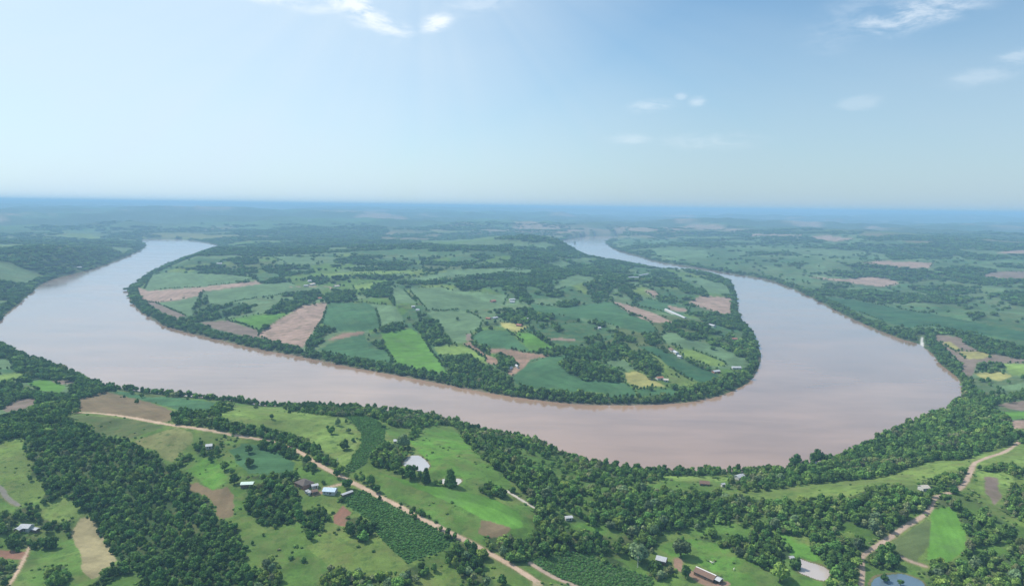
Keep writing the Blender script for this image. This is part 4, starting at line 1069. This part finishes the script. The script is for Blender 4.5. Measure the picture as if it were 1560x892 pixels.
house('farm_shed','shed','tiny white hut in front of the dark tiled house',(466,751),(469,749.5),2.4,2.0,.5,'r_white','wall_white',windows=1,minlen=2.6)
house('farm_shed','shed','narrow white lean-to right of the tiny white hut',(470.5,754),(473,750.5),1.8,2.0,.4,'r_white','wall_white',windows=0,minlen=3.5)
house('farm_shed','shed','brown roofed shed between the white sheds and the blue roof',(475,752),(483,750),4.6,2.4,1.0,'r_brown','wall_wood',windows=1)
house('farmhouse','house','house with a pale blue tin roof at the end of the driveway',(494,749),(512,751),7.5,2.8,1.5,'r_blue','wall_white',windows=3)
house('long_shed','shed','low narrow shed with white roof beside the maize field',(521,757),(536,750.5),2.4,2.1,.4,'r_white','wall_wood',windows=0)
house('farmhouse','house','white roofed house hidden among trees under the dirt road',(314,683),(323,681),5,2.8,1.2,'r_white','wall_white')
house('greenhouse','greenhouse','pale green sheet roof at the edge of the farmyard trees',(368,741),(386,738),5.5,2.4,.9,'r_green','wall_wood',windows=0)
house('hut','hut','small white roofed hut at the back of the pond grove',(600,674),(609,674),4.5,2.4,1.0,'r_white','wall_white',windows=1)
house('farmhouse','house','grey farmhouse with a bright roof slope in trees at the left edge',(33,804),(48,807),6.5,2.7,1.5,'r_white','wall_white',windows=2)
house('farm_shed','shed','grey roofed wing left of the farmhouse at the left edge',(25,811),(33,806),5,2.4,1.1,'r_grey','wall_wood',windows=1)
house('farm_shed','shed','short grey outhouse right of the farmhouse at the left edge',(50,807),(58,810),3.2,2.2,.6,'r_grey','wall_wood',windows=1)
house('shed','shed','light grey tin roofed shed beside the broad greyish tree',(1001,854),(1015,858),6.2,3.0,1.6,'r_grey','wall_wood',windows=1)
house('barn','barn','long brown tiled barn with a pale ridge in the cattle pasture',(1061,872),(1090,884.5),7.2,2.7,1.9,'r_brown','wall_wood',ridge=True,windows=3)
house('barn_annex','shed','white roofed annex at the right end of the brown barn',(1092.5,885.5),(1098.5,888),4.6,2.6,1.0,'r_white','wall_wood',windows=0,openside=True)
house('farmhouse','house','low brown roofed house below the riverside meadow',(1066,738),(1080,738.5),6,2.5,1.6,'r_brown','wall_wood')
house('riverside_house','house','bright white roofed house on the bank behind the riverside meadow',(1122,730),(1131,728),5.5,3.0,1.3,'r_white','wall_white')
house('hut','hut','tiny white hut under the riverside meadow',(1099,741),(1103,740.5),2.4,2.8,.6,'r_white','wall_white',windows=0)
house('hut','hut','white roofed hut at the wood edge by the small clearing',(861,791),(871,790.5),3.4,2.2,.6,'r_white','wall_white',windows=1)
house('hut','hut','small white hut by the left bank of the brown pond',(1203,852),(1208,851),2.2,2.0,.5,'r_white','wall_white',windows=0)
house('farmhouse','house','pinkish roofed house in the wood band below the upper road',(1402,746.5),(1412,745.5),6,2.9,1.4,'r_beige','wall_white')
G = 'farm buildings on the peninsula'
for (p0, p1, wd, roof, wall, cat, lab) in [
 ((957,421),(987,420),9,'r_white','wall_white','shed','long white roofed shed below the ridge wood of the peninsula'),
 ((957,424.5),(975,424.2),7,'r_grey','wall_white','shed','short grey shed in front of the long shed below the ridge wood'),
 ((1014,476),(1044,485),8,'r_white','wall_white','shed','long white shed slanting beside the pink wedge field'),
 ((1115,561),(1128,562),9,'r_white','wall_white','shed','white shed at the end of the long pale strip field near the bank'),
 ((1086,567.5),(1095,567),9,'r_white','wall_brick','house','white roofed house at the lower end of the hedge farms'),
 ((1021,532),(1026,536),9,'r_brown','wall_white','house','upper brown roofed house of the hedge farms'),
 ((1027,536),(1032,540),8,'r_grey','wall_white','house','grey roofed house just below the brown one in the hedge farms'),
 ((1033,543.5),(1038,545.5),7,'r_white','wall_white','house','small white house below the grey one in the hedge farms'),
 ((1080,495),(1089,498),11,'r_white','wall_white','house','white house in front of the dark wood near the right bank of the peninsula'),
 ((1114,517),(1122,518),10,'r_red','wall_white','house','red and white house in the green glade near the peninsula tip'),
 ((1000,577.5),(1009,577),9,'r_red','wall_white','house','red roofed farmhouse beside the yellow-green field'),
 ((1011,580),(1018,581),7,'r_beige','wall_white','shed','pale shed right of the red roofed farmhouse'),
 ((776,457.5),(784,457),12,'r_white','wall_white','house','upper of two white houses above the village trees'),
 ((777,461),(784,460.8),9,'r_white','wall_white','house','lower of two white houses above the village trees'),
 ((748,460),(754,459),14,'r_red','wall_brick','house','red house standing alone in the wide pale field'),
 ((750,485.5),(757,485),9,'r_white','wall_white','house','white house at the left end of the village'),
 ((741,486),(747,486.5),9,'r_red','wall_brick','house','red house left of the white village house'),
 ((801,487),(805,487),9,'r_white','wall_white','house','white house hidden among the village trees'),
 ((788,496),(795,497),9,'r_red','wall_brick','house','red roofed house under the village trees beside the small yellow field'),
 ((469,429),(474,428.5),18,'r_white','wall_white','house','white house at the back of the farm cluster'),
 ((471,434.5),(478,434),16,'r_beige','wall_white','barn','beige barn in the middle of the farm cluster'),
 ((463,436),(469,436),12,'r_grey','wall_white','shed','grey shed at the left of the farm cluster'),
 ((470,457),(476,456),12,'r_white','wall_white','house','white house in the trees above the large pink field'),
 ((485,456),(490,455),12,'r_red','wall_white','house','red and white house near the tip of the large pink field'),
 ((509,437),(516,436.5),14,'r_beige','wall_white','barn','beige barn right of the farm cluster road'),
 ((627,468),(632,468),9,'r_white','wall_white','house','white house in the scrub above the rounded pale field'),
 ((634,473),(639,473.5),9,'r_grey','wall_white','house','grey roofed house in the scrub above the rounded pale field'),
 ((776,563.5),(780,561.5),3,'r_white','wall_white','shed','low white shed at the edge of the bare hollow'),
 ((786,558),(789,560.5),3,'r_white','wall_white','shed','second low white shed inside the bare hollow'),
 ((117,408),(123,408),14,'r_white','wall_white','house','white house among the trees on the left bank'),
 ((911,500.5),(915,501),9,'r_white','wall_white','house','small white house by the hedge in the rolling green field'),
 ((330,402.5),(338,402),16,'r_white','wall_white','house','white house near the far left bank of the peninsula'),
]:
    house('farmhouse' if cat == 'house' else ('barn' if cat == 'barn' else 'farm_shed'), cat, lab, p0, p1, wd*.78, 2.8, 1.4 if wd < 14 else 2.0, roof, wall, G if p0[0] > 150 else None, windows=2)

# utility poles
def pole(px, py, h, label):
    x, y, z = ground_at(px, py); root = empty('utility_pole', (x, y, z)); tag(root, label, 'utility pole')
    bm = bmesh.new()
    bmesh.ops.create_cone(bm, cap_ends=True, segments=12, radius1=.24, radius2=.15, depth=h+1, matrix=Matrix.Translation((0, 0, (h+1)/2-1)))
    mesh_obj('pole', bm, M['concrete'], root)
    bm = bmesh.new(); box(bm, -.9, .9, -.27, -.15, h-.55, h-.43); ca = mesh_obj('crossarm', bm, M['wall_wood'], root)
    for q in (-.75, 0, .75):
        bm = bmesh.new(); bmesh.ops.create_cone(bm, cap_ends=True, segments=8, radius1=.07, radius2=.04, depth=.22, matrix=Matrix.Translation((q, -.21, h-.31))); mesh_obj('insulator', bm, M['frame'], ca)
pole(971.5, 864, 8.5, 'white concrete pole at the far edge of the grey-green field')
pole(514, 709, 7.5, 'pale pole at the corner of the curved maize field and the dirt road')

# cattle
def cow(px, py, rz, mat, label):
    x, y, z = ground_at(px, py); bm = bmesh.new()
    secs = [(-.95, 1.12, .10, .16), (-.85, 1.10, .26, .32), (-.45, 1.08, .31, .38), (.1, 1.02, .33, .42), (.55, 1.06, .28, .38), (.8, 1.18, .19, .26), (1.05, 1.36, .13, .17), (1.2, 1.40, .14, .16), (1.45, 1.24, .09, .10), (1.58, 1.16, .07, .07)]
    rings = []
    for (sx_, sz_, ry, rz_) in secs:
        rings.append([bm.verts.new((sx_, math.cos(q/10*6.283)*ry, sz_+math.sin(q/10*6.283)*rz_)) for q in range(10)])
    for k in range(len(rings)-1):
        for q in range(10): bm.faces.new((rings[k][q], rings[k][(q+1) % 10], rings[k+1][(q+1) % 10], rings[k+1][q]))
    bm.faces.new(rings[0][::-1]); bm.faces.new(rings[-1])
    for lx, hk in ((-.7, -.07), (.55, .03)):
        for ly in (-.17, .17):
            pts = [(lx, ly, .95, .13), (lx+hk*.5, ly, .6, .085), (lx+hk, ly, .45, .07), (lx, ly, .1, .05), (lx+.03, ly, -.05, .065)]
            rr = [[bm.verts.new((a+math.cos(q/8*6.283)*r, b+math.sin(q/8*6.283)*r, c)) for q in range(8)] for a, b, c, r in pts]
            for k in range(4):
                for q in range(8): bm.faces.new((rr[k][q], rr[k][(q+1) % 8], rr[k+1][(q+1) % 8], rr[k+1][q]))
            bm.faces.new(rr[-1]); bm.faces.new(rr[0][::-1])
    for s in (-1, 1):
        e = [bm.verts.new(p) for p in ((1.16, s*.12, 1.5), (1.24, s*.12, 1.46), (1.18, s*.34, 1.45), (1.2, s*.14, 1.38))]
        bm.faces.new((e[0], e[1], e[2])); bm.faces.new((e[1], e[3], e[2])); bm.faces.new((e[3], e[0], e[2])); bm.faces.new((e[0], e[3], e[1]))
    tl = [[bm.verts.new((-.95-a, b*.04, c)) for b in (-1, 1)] for a, c in ((0, 1.2), (.08, .9), (.06, .5))]
    for k in range(2): bm.faces.new((tl[k][0], tl[k][1], tl[k+1][1], tl[k+1][0]))
    o = mesh_obj('cow', bm, M[mat], None, True); o.location = (x, y, z); o.rotation_euler = (0, 0, rz); tag(o, label, 'cow', 'cattle in the pasture by the barn')
cow(1086, 858, .4, 'hide', 'cream cow standing in the pasture above the brown barn')
cow(1083, 857, 2.2, 'hide', 'second cream cow just left of the first above the barn')
cow(1118, 868, 1.1, 'hide', 'pale cow alone in the pasture right of the barn')
cow(1141, 842, 2.9, 'hide2', 'brown cow in the upper corner of the cattle pasture')

# islet far up the river
x, y = ground0(876, 370.5)
bm = bmesh.new(); bmesh.ops.create_icosphere(bm, subdivisions=3, radius=1)
rs = random.Random(5)
for v in bm.verts: v.co = Vector((v.co.x*11, v.co.y*24, v.co.z*1.6))*rs.uniform(.85, 1.1)
o = mesh_obj('islet', bm, M['rock'], None, True); o.location = (x, y, -.2); tag(o, 'small dark rocky islet far up the right arm of the river', 'islet', kind='structure')
make_tree('round', (x, y, 1.0), 17, .8, 'dark green', 'clump-like tree on the small islet far up the river', None, 5)

# ------------------------------------------------------------------ individual trees of the woods, then the rest as one mass
bl = np.array(BLD)
ok = np.ones(len(K), bool)
for (bx, by, br) in bl:
    ok &= (TX-bx)**2+(TY-by)**2 > (br+np.minimum(width, 8)*.45)**2
    # keep the view of the roof open a little: nothing tall right in front of it
    dx, dy = TX-bx*.985, TY-by*.985
    ok &= dx*dx+dy*dy > (br*.8)**2
for (hx, hy, hw) in handxy: ok &= (TX-hx)**2+(TY-hy)**2 > (hw*.45)**2
inframe = (TP > -5) & (TP < 1565) & (TQ > 300) & (TQ < 905) & ok
show = np.where(inframe, width/np.sqrt(TX**2+TY**2), 0)
order = np.argsort(-show)[:245]
ind = np.zeros(len(K), bool); ind[order] = True
LAND = [('the dark maize field',(610,810)),('the dirt road',(800,873)),('the brown barn',(1078,872)),('the grey shed',(1008,850)),('the brown pond',(1238,866)),
        ('the blue pond',(1365,884)),('the triangular field',(1430,820)),('the straw field',(150,840)),('the worn slope',(335,765)),('the grey farmhouse',(40,803)),
        ('the mound meadow',(92,775)),('the bare plot',(520,785)),('the yellowish pasture',(560,850)),('the cattle pasture',(1120,860)),('the bright clearing',(915,806)),
        ('the bend of the road',(1316,845)),('the grey-green field',(880,865)),('the green slope',(1220,830)),('the open slope',(440,860))]
used = {}
for n, q in enumerate(order):
    tv = Tt[q]+rng.uniform(-.25, .25)
    tone = 'dark green' if tv < -.12 else ('mid green' if tv < .12 else ('greyish green' if rng.random() < .4 else 'yellow-green'))
    sz = 'small' if width[q] < 5.8 else ('tall' if hf[q] > 1.08 else ('broad' if width[q] > 7.6 else 'rounded'))
    ph = WOODS[Twood[q]][0] if Twood[q] >= 0 else 'the open ground'
    lm = min(LAND, key=lambda L: (L[1][0]-TP[q])**2+(L[1][1]-TQ[q])**2)
    dx = TP[q]-lm[1][0]; dy = TQ[q]-lm[1][1]
    rel = 'beside' if math.hypot(dx, dy) < 45 else (('above' if dy < 0 else 'below') if abs(dy) > abs(dx)*.7 else ('right of' if dx > 0 else 'left of'))
    lab = f'{sz} {tone} tree in {ph}, {rel} {lm[0]}' if lm[0].split()[-1] not in ph else f'{sz} {tone} tree in {ph}'
    lab = lab if Twood[q] >= 0 else f'{sz} {tone} tree on open grass, {rel} {lm[0]}'
    if len(lab.replace('-', ' ').split()) > 16: lab = f'{sz} {tone} tree in {ph}'
    make_tree('round', (TX[q], TY[q], TZ[q]-.15), width[q], hf[q], tone, lab, 'trees of '+ph if Twood[q] >= 0 else 'scattered trees on open grass', n)

def scatter(name, P, scale, rotz, idx, tint, sources, mat, label, cat):
    me = bpy.data.meshes.new(name); n = len(P)
    me.vertices.add(n); me.vertices.foreach_set('co', P.astype(np.float32).ravel())
    a = me.attributes.new('sclv', 'FLOAT_VECTOR', 'POINT'); a.data.foreach_set('vector', scale.astype(np.float32).ravel())
    a = me.attributes.new('rotv', 'FLOAT_VECTOR', 'POINT'); rv = np.zeros((n, 3), np.float32); rv[:, 2] = rotz; a.data.foreach_set('vector', rv.ravel())
    a = me.attributes.new('idx', 'INT', 'POINT'); a.data.foreach_set('value', idx.astype(np.int32))
    a = me.attributes.new('tint', 'FLOAT', 'POINT'); a.data.foreach_set('value', tint.astype(np.float32))
    me.materials.append(mat)
    o = link(bpy.data.objects.new(name, me)); tag(o, label, cat, kind='stuff')
    g = bpy.data.node_groups.new(name+'_scatter', 'GeometryNodeTree')
    g.interface.new_socket('Geometry', in_out='INPUT', socket_type='NodeSocketGeometry'); g.interface.new_socket('Geometry', in_out='OUTPUT', socket_type='NodeSocketGeometry')
    N = g.nodes; gi = N.new('NodeGroupInput'); go = N.new('NodeGroupOutput')
    jn = N.new('GeometryNodeJoinGeometry')
    for s in sources:
        oi = N.new('GeometryNodeObjectInfo'); oi.inputs['Object'].default_value = s; oi.inputs['As Instance'].default_value = True; oi.transform_space = 'ORIGINAL'
        g.links.new(oi.outputs['Geometry'], jn.inputs[0])
    ip = N.new('GeometryNodeInstanceOnPoints'); ip.inputs['Pick Instance'].default_value = True
    def na(nm, t):
        q = N.new('GeometryNodeInputNamedAttribute'); q.data_type = t; q.inputs[0].default_value = nm; return q.outputs[0]
    g.links.new(gi.outputs[0], ip.inputs['Points']); g.links.new(jn.outputs[0], ip.inputs['Instance'])
    g.links.new(na('idx', 'INT'), ip.inputs['Instance Index']); g.links.new(na('sclv', 'FLOAT_VECTOR'), ip.inputs['Scale'])
    g.links.new(na('rotv', 'FLOAT_VECTOR'), ip.inputs['Rotation'])
    sm = N.new('GeometryNodeSetMaterial'); sm.inputs['Material'].default_value = mat
    g.links.new(ip.outputs[0], sm.inputs[0]); g.links.new(sm.outputs[0], go.inputs[0])
    md = o.modifiers.new('scatter', 'NODES'); md.node_group = g
    return o
rest = ok & ~ind & (TQ < 1000)
# hedgerows on some of the plot borders of the peninsula and the right bank
hx = []
hr = random.Random(42)
for (nm, kind, c, lab, poly) in FIELDS:
    if max(p[1] for p in poly) > 606 or kind == 'g': continue
    gp = [ground_at(*p)[:2] for p in poly]
    for a, b in zip(gp, gp[1:]+gp[:1]):
        if hr.random() > .5: continue
        L = math.hypot(b[0]-a[0], b[1]-a[1]); u = 0.0; t1 = L*hr.uniform(.6, 1.0)
        while u < t1:
            f = u/L; hx.append((a[0]+(b[0]-a[0])*f+hr.uniform(-1.8, 1.8), a[1]+(b[1]-a[1])*f+hr.uniform(-1.8, 1.8), hr.uniform(2.6, 5.2)))
            u += hr.uniform(3.5, 7.0)*(3.5 if hr.random() < .15 else 1)
hx = np.array(hx); hz_ = height(hx[:, 0], hx[:, 1]); okh = (river_sd(hx[:, 0], hx[:, 1]) > 4)
for (bx, by, br) in bl: okh &= (hx[:, 0]-bx)**2+(hx[:, 1]-by)**2 > br*br
hx = hx[okh]; hz_ = hz_[okh]; nh = len(hx)
TX = np.concatenate([TX, hx[:, 0]]); TY = np.concatenate([TY, hx[:, 1]]); TZ = np.concatenate([TZ, hz_]); width = np.concatenate([width, hx[:, 2]])
hf = np.concatenate([hf, rng.uniform(.8, 1.3, nh)]); Tt = np.concatenate([Tt, rng.uniform(-.9, -.3, nh)]); rest = np.concatenate([rest, np.ones(nh, bool)])
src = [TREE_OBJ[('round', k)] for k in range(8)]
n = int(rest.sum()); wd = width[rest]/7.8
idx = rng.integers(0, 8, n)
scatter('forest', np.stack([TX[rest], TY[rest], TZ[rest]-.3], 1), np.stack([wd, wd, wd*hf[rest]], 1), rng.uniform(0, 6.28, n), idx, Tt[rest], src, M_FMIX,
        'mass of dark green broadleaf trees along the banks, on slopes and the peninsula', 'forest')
# maize plants and rough scrub
bush_src = [v for kk, v in TREE_OBJ.items() if kk[0] == 'bush']
def sample_class(test, spacing, dmin, dmax, size, hs):
    Q = spots(spacing, 0, dmax, dmin, 42); i, j = grid_lookup(Q[:, 0], Q[:, 1]); m = test(i, j, Q[:, 0], Q[:, 1])
    Q = Q[m]; z = height(Q[:, 0], Q[:, 1]); n = len(Q); s = size*rng.uniform(.6, 1.3, n)/3.4
    return np.stack([Q[:, 0], Q[:, 1], z-.1], 1), np.stack([s, s, s*hs], 1), rng.uniform(0, 6.28, n), n
maize_ids = [i for i, s in enumerate(SPEC) if s[0] == 'maize_field']
P_, s_, r2, n = sample_class(lambda i, j, x, y: np.isin(cls[i, j], maize_ids) & (rng.random(len(i)) < .9), 1.6, 330, 1000, 1.55, .85)
scatter('maize_plants', P_, s_, r2, rng.integers(0, len(bush_src), n), np.zeros(n), bush_src, M_MAIZE, 'rows of green maize standing in the foreground fields', 'maize')
edgem = (woodid >= 0).astype(float)
for _ in range(5):
    e2 = edgem.copy(); e2[1:-1, 1:-1] = .2*(edgem[1:-1, 1:-1]+edgem[:-2, 1:-1]+edgem[2:, 1:-1]+edgem[1:-1, :-2]+edgem[1:-1, 2:]); edgem = e2
fringe = (edgem > .04) & (edgem < .75)
grass_ids = [0]+[i for i, s in enumerate(SPEC) if s[1] == 'g']
def scr(i, j, x, y):
    q = fbm(x/30, y/30, 1201, 4); return np.isin(cls[i, j], grass_ids) & (woodid[i, j] < 0) & (SD[i, j] > 3) & (rng.random(len(i)) < fringe[i, j]*.4+ .003+.14*ss((q-.58)/.14)*np.where(cls[i, j] == 0, 1, .2))
P_, s_, r2, n = sample_class(scr, 2.6, 330, 1150, 2.2, .8)
scatter('scrub', P_, s_, r2, rng.integers(0, len(bush_src), n), rng.uniform(-.1, .4, n), bush_src, M_FMIX, 'low scrub and rank weeds scattered over the pastures', 'scrub')
print('trees', n_tree[0], 'forest', int(rest.sum()), 'scrub', n, 'verts', NR*NC)

# ------------------------------------------------------------------ air
bm = bmesh.new(); box(bm, -90000, 90000, -3000, 90000, -5, 298)
m, k, out = newmat('hazy_air')
pv = k.n('ShaderNodeVolumePrincipled'); pv.inputs['Color'].default_value = (.39, .65, .925, 1); pv.inputs['Density'].default_value = 1.3e-4
pv.inputs['Anisotropy'].default_value = 0
k.l(pv.outputs[0], out.inputs['Volume'])
hz = mesh_obj('haze', bm, m); tag(hz, 'pale blue haze filling the air over the whole valley', 'haze', kind='stuff')

# ------------------------------------------------------------------ sky and sun
SUN_AZ = R(-62); SUN_EL = R(48)      # azimuth from +Y towards +X
w_ = bpy.data.worlds.new('World'); sc.world = w_; w_.use_nodes = True
nt = w_.node_tree; nt.nodes.clear(); k = NT(nt)
wo = k.n('ShaderNodeOutputWorld'); bg = k.n('ShaderNodeBackground'); bg.inputs[1].default_value = .085; k.l(bg.outputs[0], wo.inputs[0])
sky = k.n('ShaderNodeTexSky'); sky.sky_type = 'NISHITA'; sky.sun_disc = False; sky.sun_elevation = SUN_EL; sky.sun_rotation = SUN_AZ
sky.altitude = 260; sky.air_density = 1.0; sky.dust_density = 1.0; sky.ozone_density = 1.5
tc = k.n('ShaderNodeTexCoord').outputs['Generated']
sep = k.n('ShaderNodeSeparateXYZ'); k.l(tc, sep.inputs[0])
azn = k.math('ARCTAN2', sep.outputs[0], sep.outputs[1]); eln = k.math('ARCSINE', sep.outputs[2])
def px_dir(px, py):
    d = fw + rt*((px-CX)/F) - up*((py-CY)/F); d = d/np.linalg.norm(d)
    return math.atan2(d[0], d[1]), math.asin(d[2])
comb = k.n('ShaderNodeCombineXYZ'); k.l(azn, comb.inputs[0]); k.l(k.math('MULTIPLY', eln, 2.2), comb.inputs[1])
def cn(scale, detail, rough=.6, sx_=1.0):
    mp = k.n('ShaderNodeMapping'); mp.inputs['Scale'].default_value = (sx_, 1, 1); k.l(comb.outputs[0], mp.inputs[0])
    nd = k.n('ShaderNodeTexNoise'); nd.inputs['Scale'].default_value = scale; nd.inputs['Detail'].default_value = detail; nd.inputs['Roughness'].default_value = rough
    nd.inputs['Distortion'].default_value = .4
    k.l(mp.outputs[0], nd.inputs['Vector']); return nd.outputs[0]
nfine = cn(22, 9, .68, .7); nmid = cn(4.5, 5, .55, .8); nbig = cn(1.8, 3, .5)
total = None
def blob(px, py, wpx, hpx, rot, amount):
    """a cloud in the sky round the direction seen at px,py"""
    global total
    a0, e0 = px_dir(px, py)
    da = k.math('SUBTRACT', azn, a0); de = k.math('SUBTRACT', eln, e0)
    c, s = math.cos(R(rot)), math.sin(R(rot))
    u = k.math('ADD', k.math('MULTIPLY', da, c), k.math('MULTIPLY', de, s)); v = k.math('SUBTRACT', k.math('MULTIPLY', de, c), k.math('MULTIPLY', da, s))
    u = k.math('DIVIDE', u, wpx/F); v = k.math('DIVIDE', v, hpx/F)
    r2_ = k.math('ADD', k.math('MULTIPLY', u, u), k.math('MULTIPLY', v, v))
    g_ = k.math('EXPONENT', k.math('MULTIPLY', r2_, -1.0))
    f = k.math('MULTIPLY', g_, k.math('MULTIPLY_ADD', nfine, 4.0, -1.35))
    nd = k.n('ShaderNodeMapRange'); nd.interpolation_type = 'SMOOTHSTEP'; k.l(f, nd.inputs[0]); nd.inputs[1].default_value = .05; nd.inputs[2].default_value = .95; nd.inputs[3].default_value = 0; nd.inputs[4].default_value = amount
    total = nd.outputs[0] if total is None else k.math('MAXIMUM', total, nd.outputs[0])
blob(535, 8, 85, 20, -22, .95); blob(430, -2, 90, 12, -5, .8); blob(664, 35, 24, 12, 20, .95); blob(1390, 22, 80, 20, 8, .5); blob(1300, 30, 60, 30, 20, .15)
blob(992, 162, 36, 9, 2, .3); blob(1063, 155, 13, 7, 5, .35); blob(1037, 147, 9, 5, 0, .25); blob(1305, 157, 28, 12, 5, .16); blob(1490, 118, 40, 12, 10, .2); blob(1555, 85, 26, 10, 8, .25)
blob(960, 212, 30, 8, 0, .25); blob(1090, 215, 70, 12, 0, .2); blob(730, 8, 60, 12, 10, .25)
# thin veil of high haze, thickest on the sun's side and low down
a0, e0 = px_dir(60, 40)
dv = k.n('ShaderNodeVectorMath', operation='DOT_PRODUCT'); k.l(tc, dv.inputs[0])
dv.inputs[1].default_value = (math.sin(a0)*math.cos(e0), math.cos(a0)*math.cos(e0), math.sin(e0))
side = k.n('ShaderNodeMapRange'); side.interpolation_type = 'SMOOTHSTEP'; k.l(dv.outputs['Value'], side.inputs[0]); side.inputs[1].default_value = .60; side.inputs[2].default_value = 1.0; side.inputs[3].default_value = 0; side.inputs[4].default_value = .75
low = k.n('ShaderNodeMapRange'); low.interpolation_type = 'SMOOTHSTEP'; k.l(eln, low.inputs[0]); low.inputs[1].default_value = .36; low.inputs[2].default_value = -.02; low.inputs[3].default_value = 0; low.inputs[4].default_value = .74
high = k.n('ShaderNodeMapRange'); high.interpolation_type = 'SMOOTHSTEP'; k.l(eln, high.inputs[0]); high.inputs[1].default_value = .50; high.inputs[2].default_value = .95; high.inputs[3].default_value = 0; high.inputs[4].default_value = .75  # overhead veil out of view, added to raise the ambient light
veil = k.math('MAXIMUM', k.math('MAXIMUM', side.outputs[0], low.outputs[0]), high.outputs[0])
veil = k.math('MULTIPLY', veil, k.math('MULTIPLY_ADD', nbig, .55, .72), clamp=True)
ra, re_ = px_dir(640, -160)
th = k.math('ARCTAN2', k.math('SUBTRACT', azn, ra), k.math('SUBTRACT', re_, eln))
rn = k.n('ShaderNodeTexNoise'); rn.noise_dimensions = '1D'; rn.inputs['Scale'].default_value = 5.5; rn.inputs['Detail'].default_value = 2; k.l(th, rn.inputs['W'])
veil = k.math('ADD', veil, k.math('MULTIPLY', k.math('SUBTRACT', rn.outputs[0], .45), .22), clamp=True)
veil = k.math('ADD', veil, k.math('MULTIPLY', k.math('SUBTRACT', nmid, .42), .16), clamp=True)
blue = k.mixc(1.0, sky.outputs[0], (.84, 1.13, 1.2), 'MULTIPLY')
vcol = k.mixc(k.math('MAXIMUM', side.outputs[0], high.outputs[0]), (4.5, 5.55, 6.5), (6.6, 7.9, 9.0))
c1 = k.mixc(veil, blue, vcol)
c2 = k.mixc(total, c1, (8.2, 8.8, 9.3))
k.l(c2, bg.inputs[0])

su = bpy.data.lights.new('sun', 'SUN'); su.energy = 3.7; su.angle = R(4); su.color = (1.0, .95, .87)
so = link(bpy.data.objects.new('sun', su))
sdv = Vector((math.sin(SUN_AZ)*math.cos(SUN_EL), math.cos(SUN_AZ)*math.cos(SUN_EL), math.sin(SUN_EL)))
so.rotation_euler = (-sdv).to_track_quat('-Z', 'Y').to_euler(); so.location = sdv*2000

# ------------------------------------------------------------------ camera and render settings
cd = bpy.data.cameras.new('camera'); co = link(bpy.data.objects.new('camera', cd))
cd.sensor_fit = 'HORIZONTAL'; cd.sensor_width = 36; cd.lens = 36*F/1560; cd.clip_start = 1; cd.clip_end = 300000
Mx = Matrix(((rt[0], up[0], -fw[0], 0), (rt[1], up[1], -fw[1], 0), (rt[2], up[2], -fw[2], H), (0, 0, 0, 1)))
co.matrix_world = Mx; sc.camera = co
vs = sc.view_settings; vs.view_transform = 'Standard'; vs.look = 'None'; vs.gamma = 1; vs.exposure = 0.5; vs.use_curve_mapping = False
sc.cycles.use_denoising = True
try: sc.cycles.denoiser = 'OPENIMAGEDENOISE'
except Exception: pass
sc.cycles.max_bounces = 6; sc.cycles.diffuse_bounces = 3; sc.cycles.glossy_bounces = 2; sc.cycles.transmission_bounces = 2; sc.cycles.volume_bounces = 1
sc.cycles.caustics_reflective = False; sc.cycles.caustics_refractive = False
sc.cycles.sample_clamp_indirect = 4
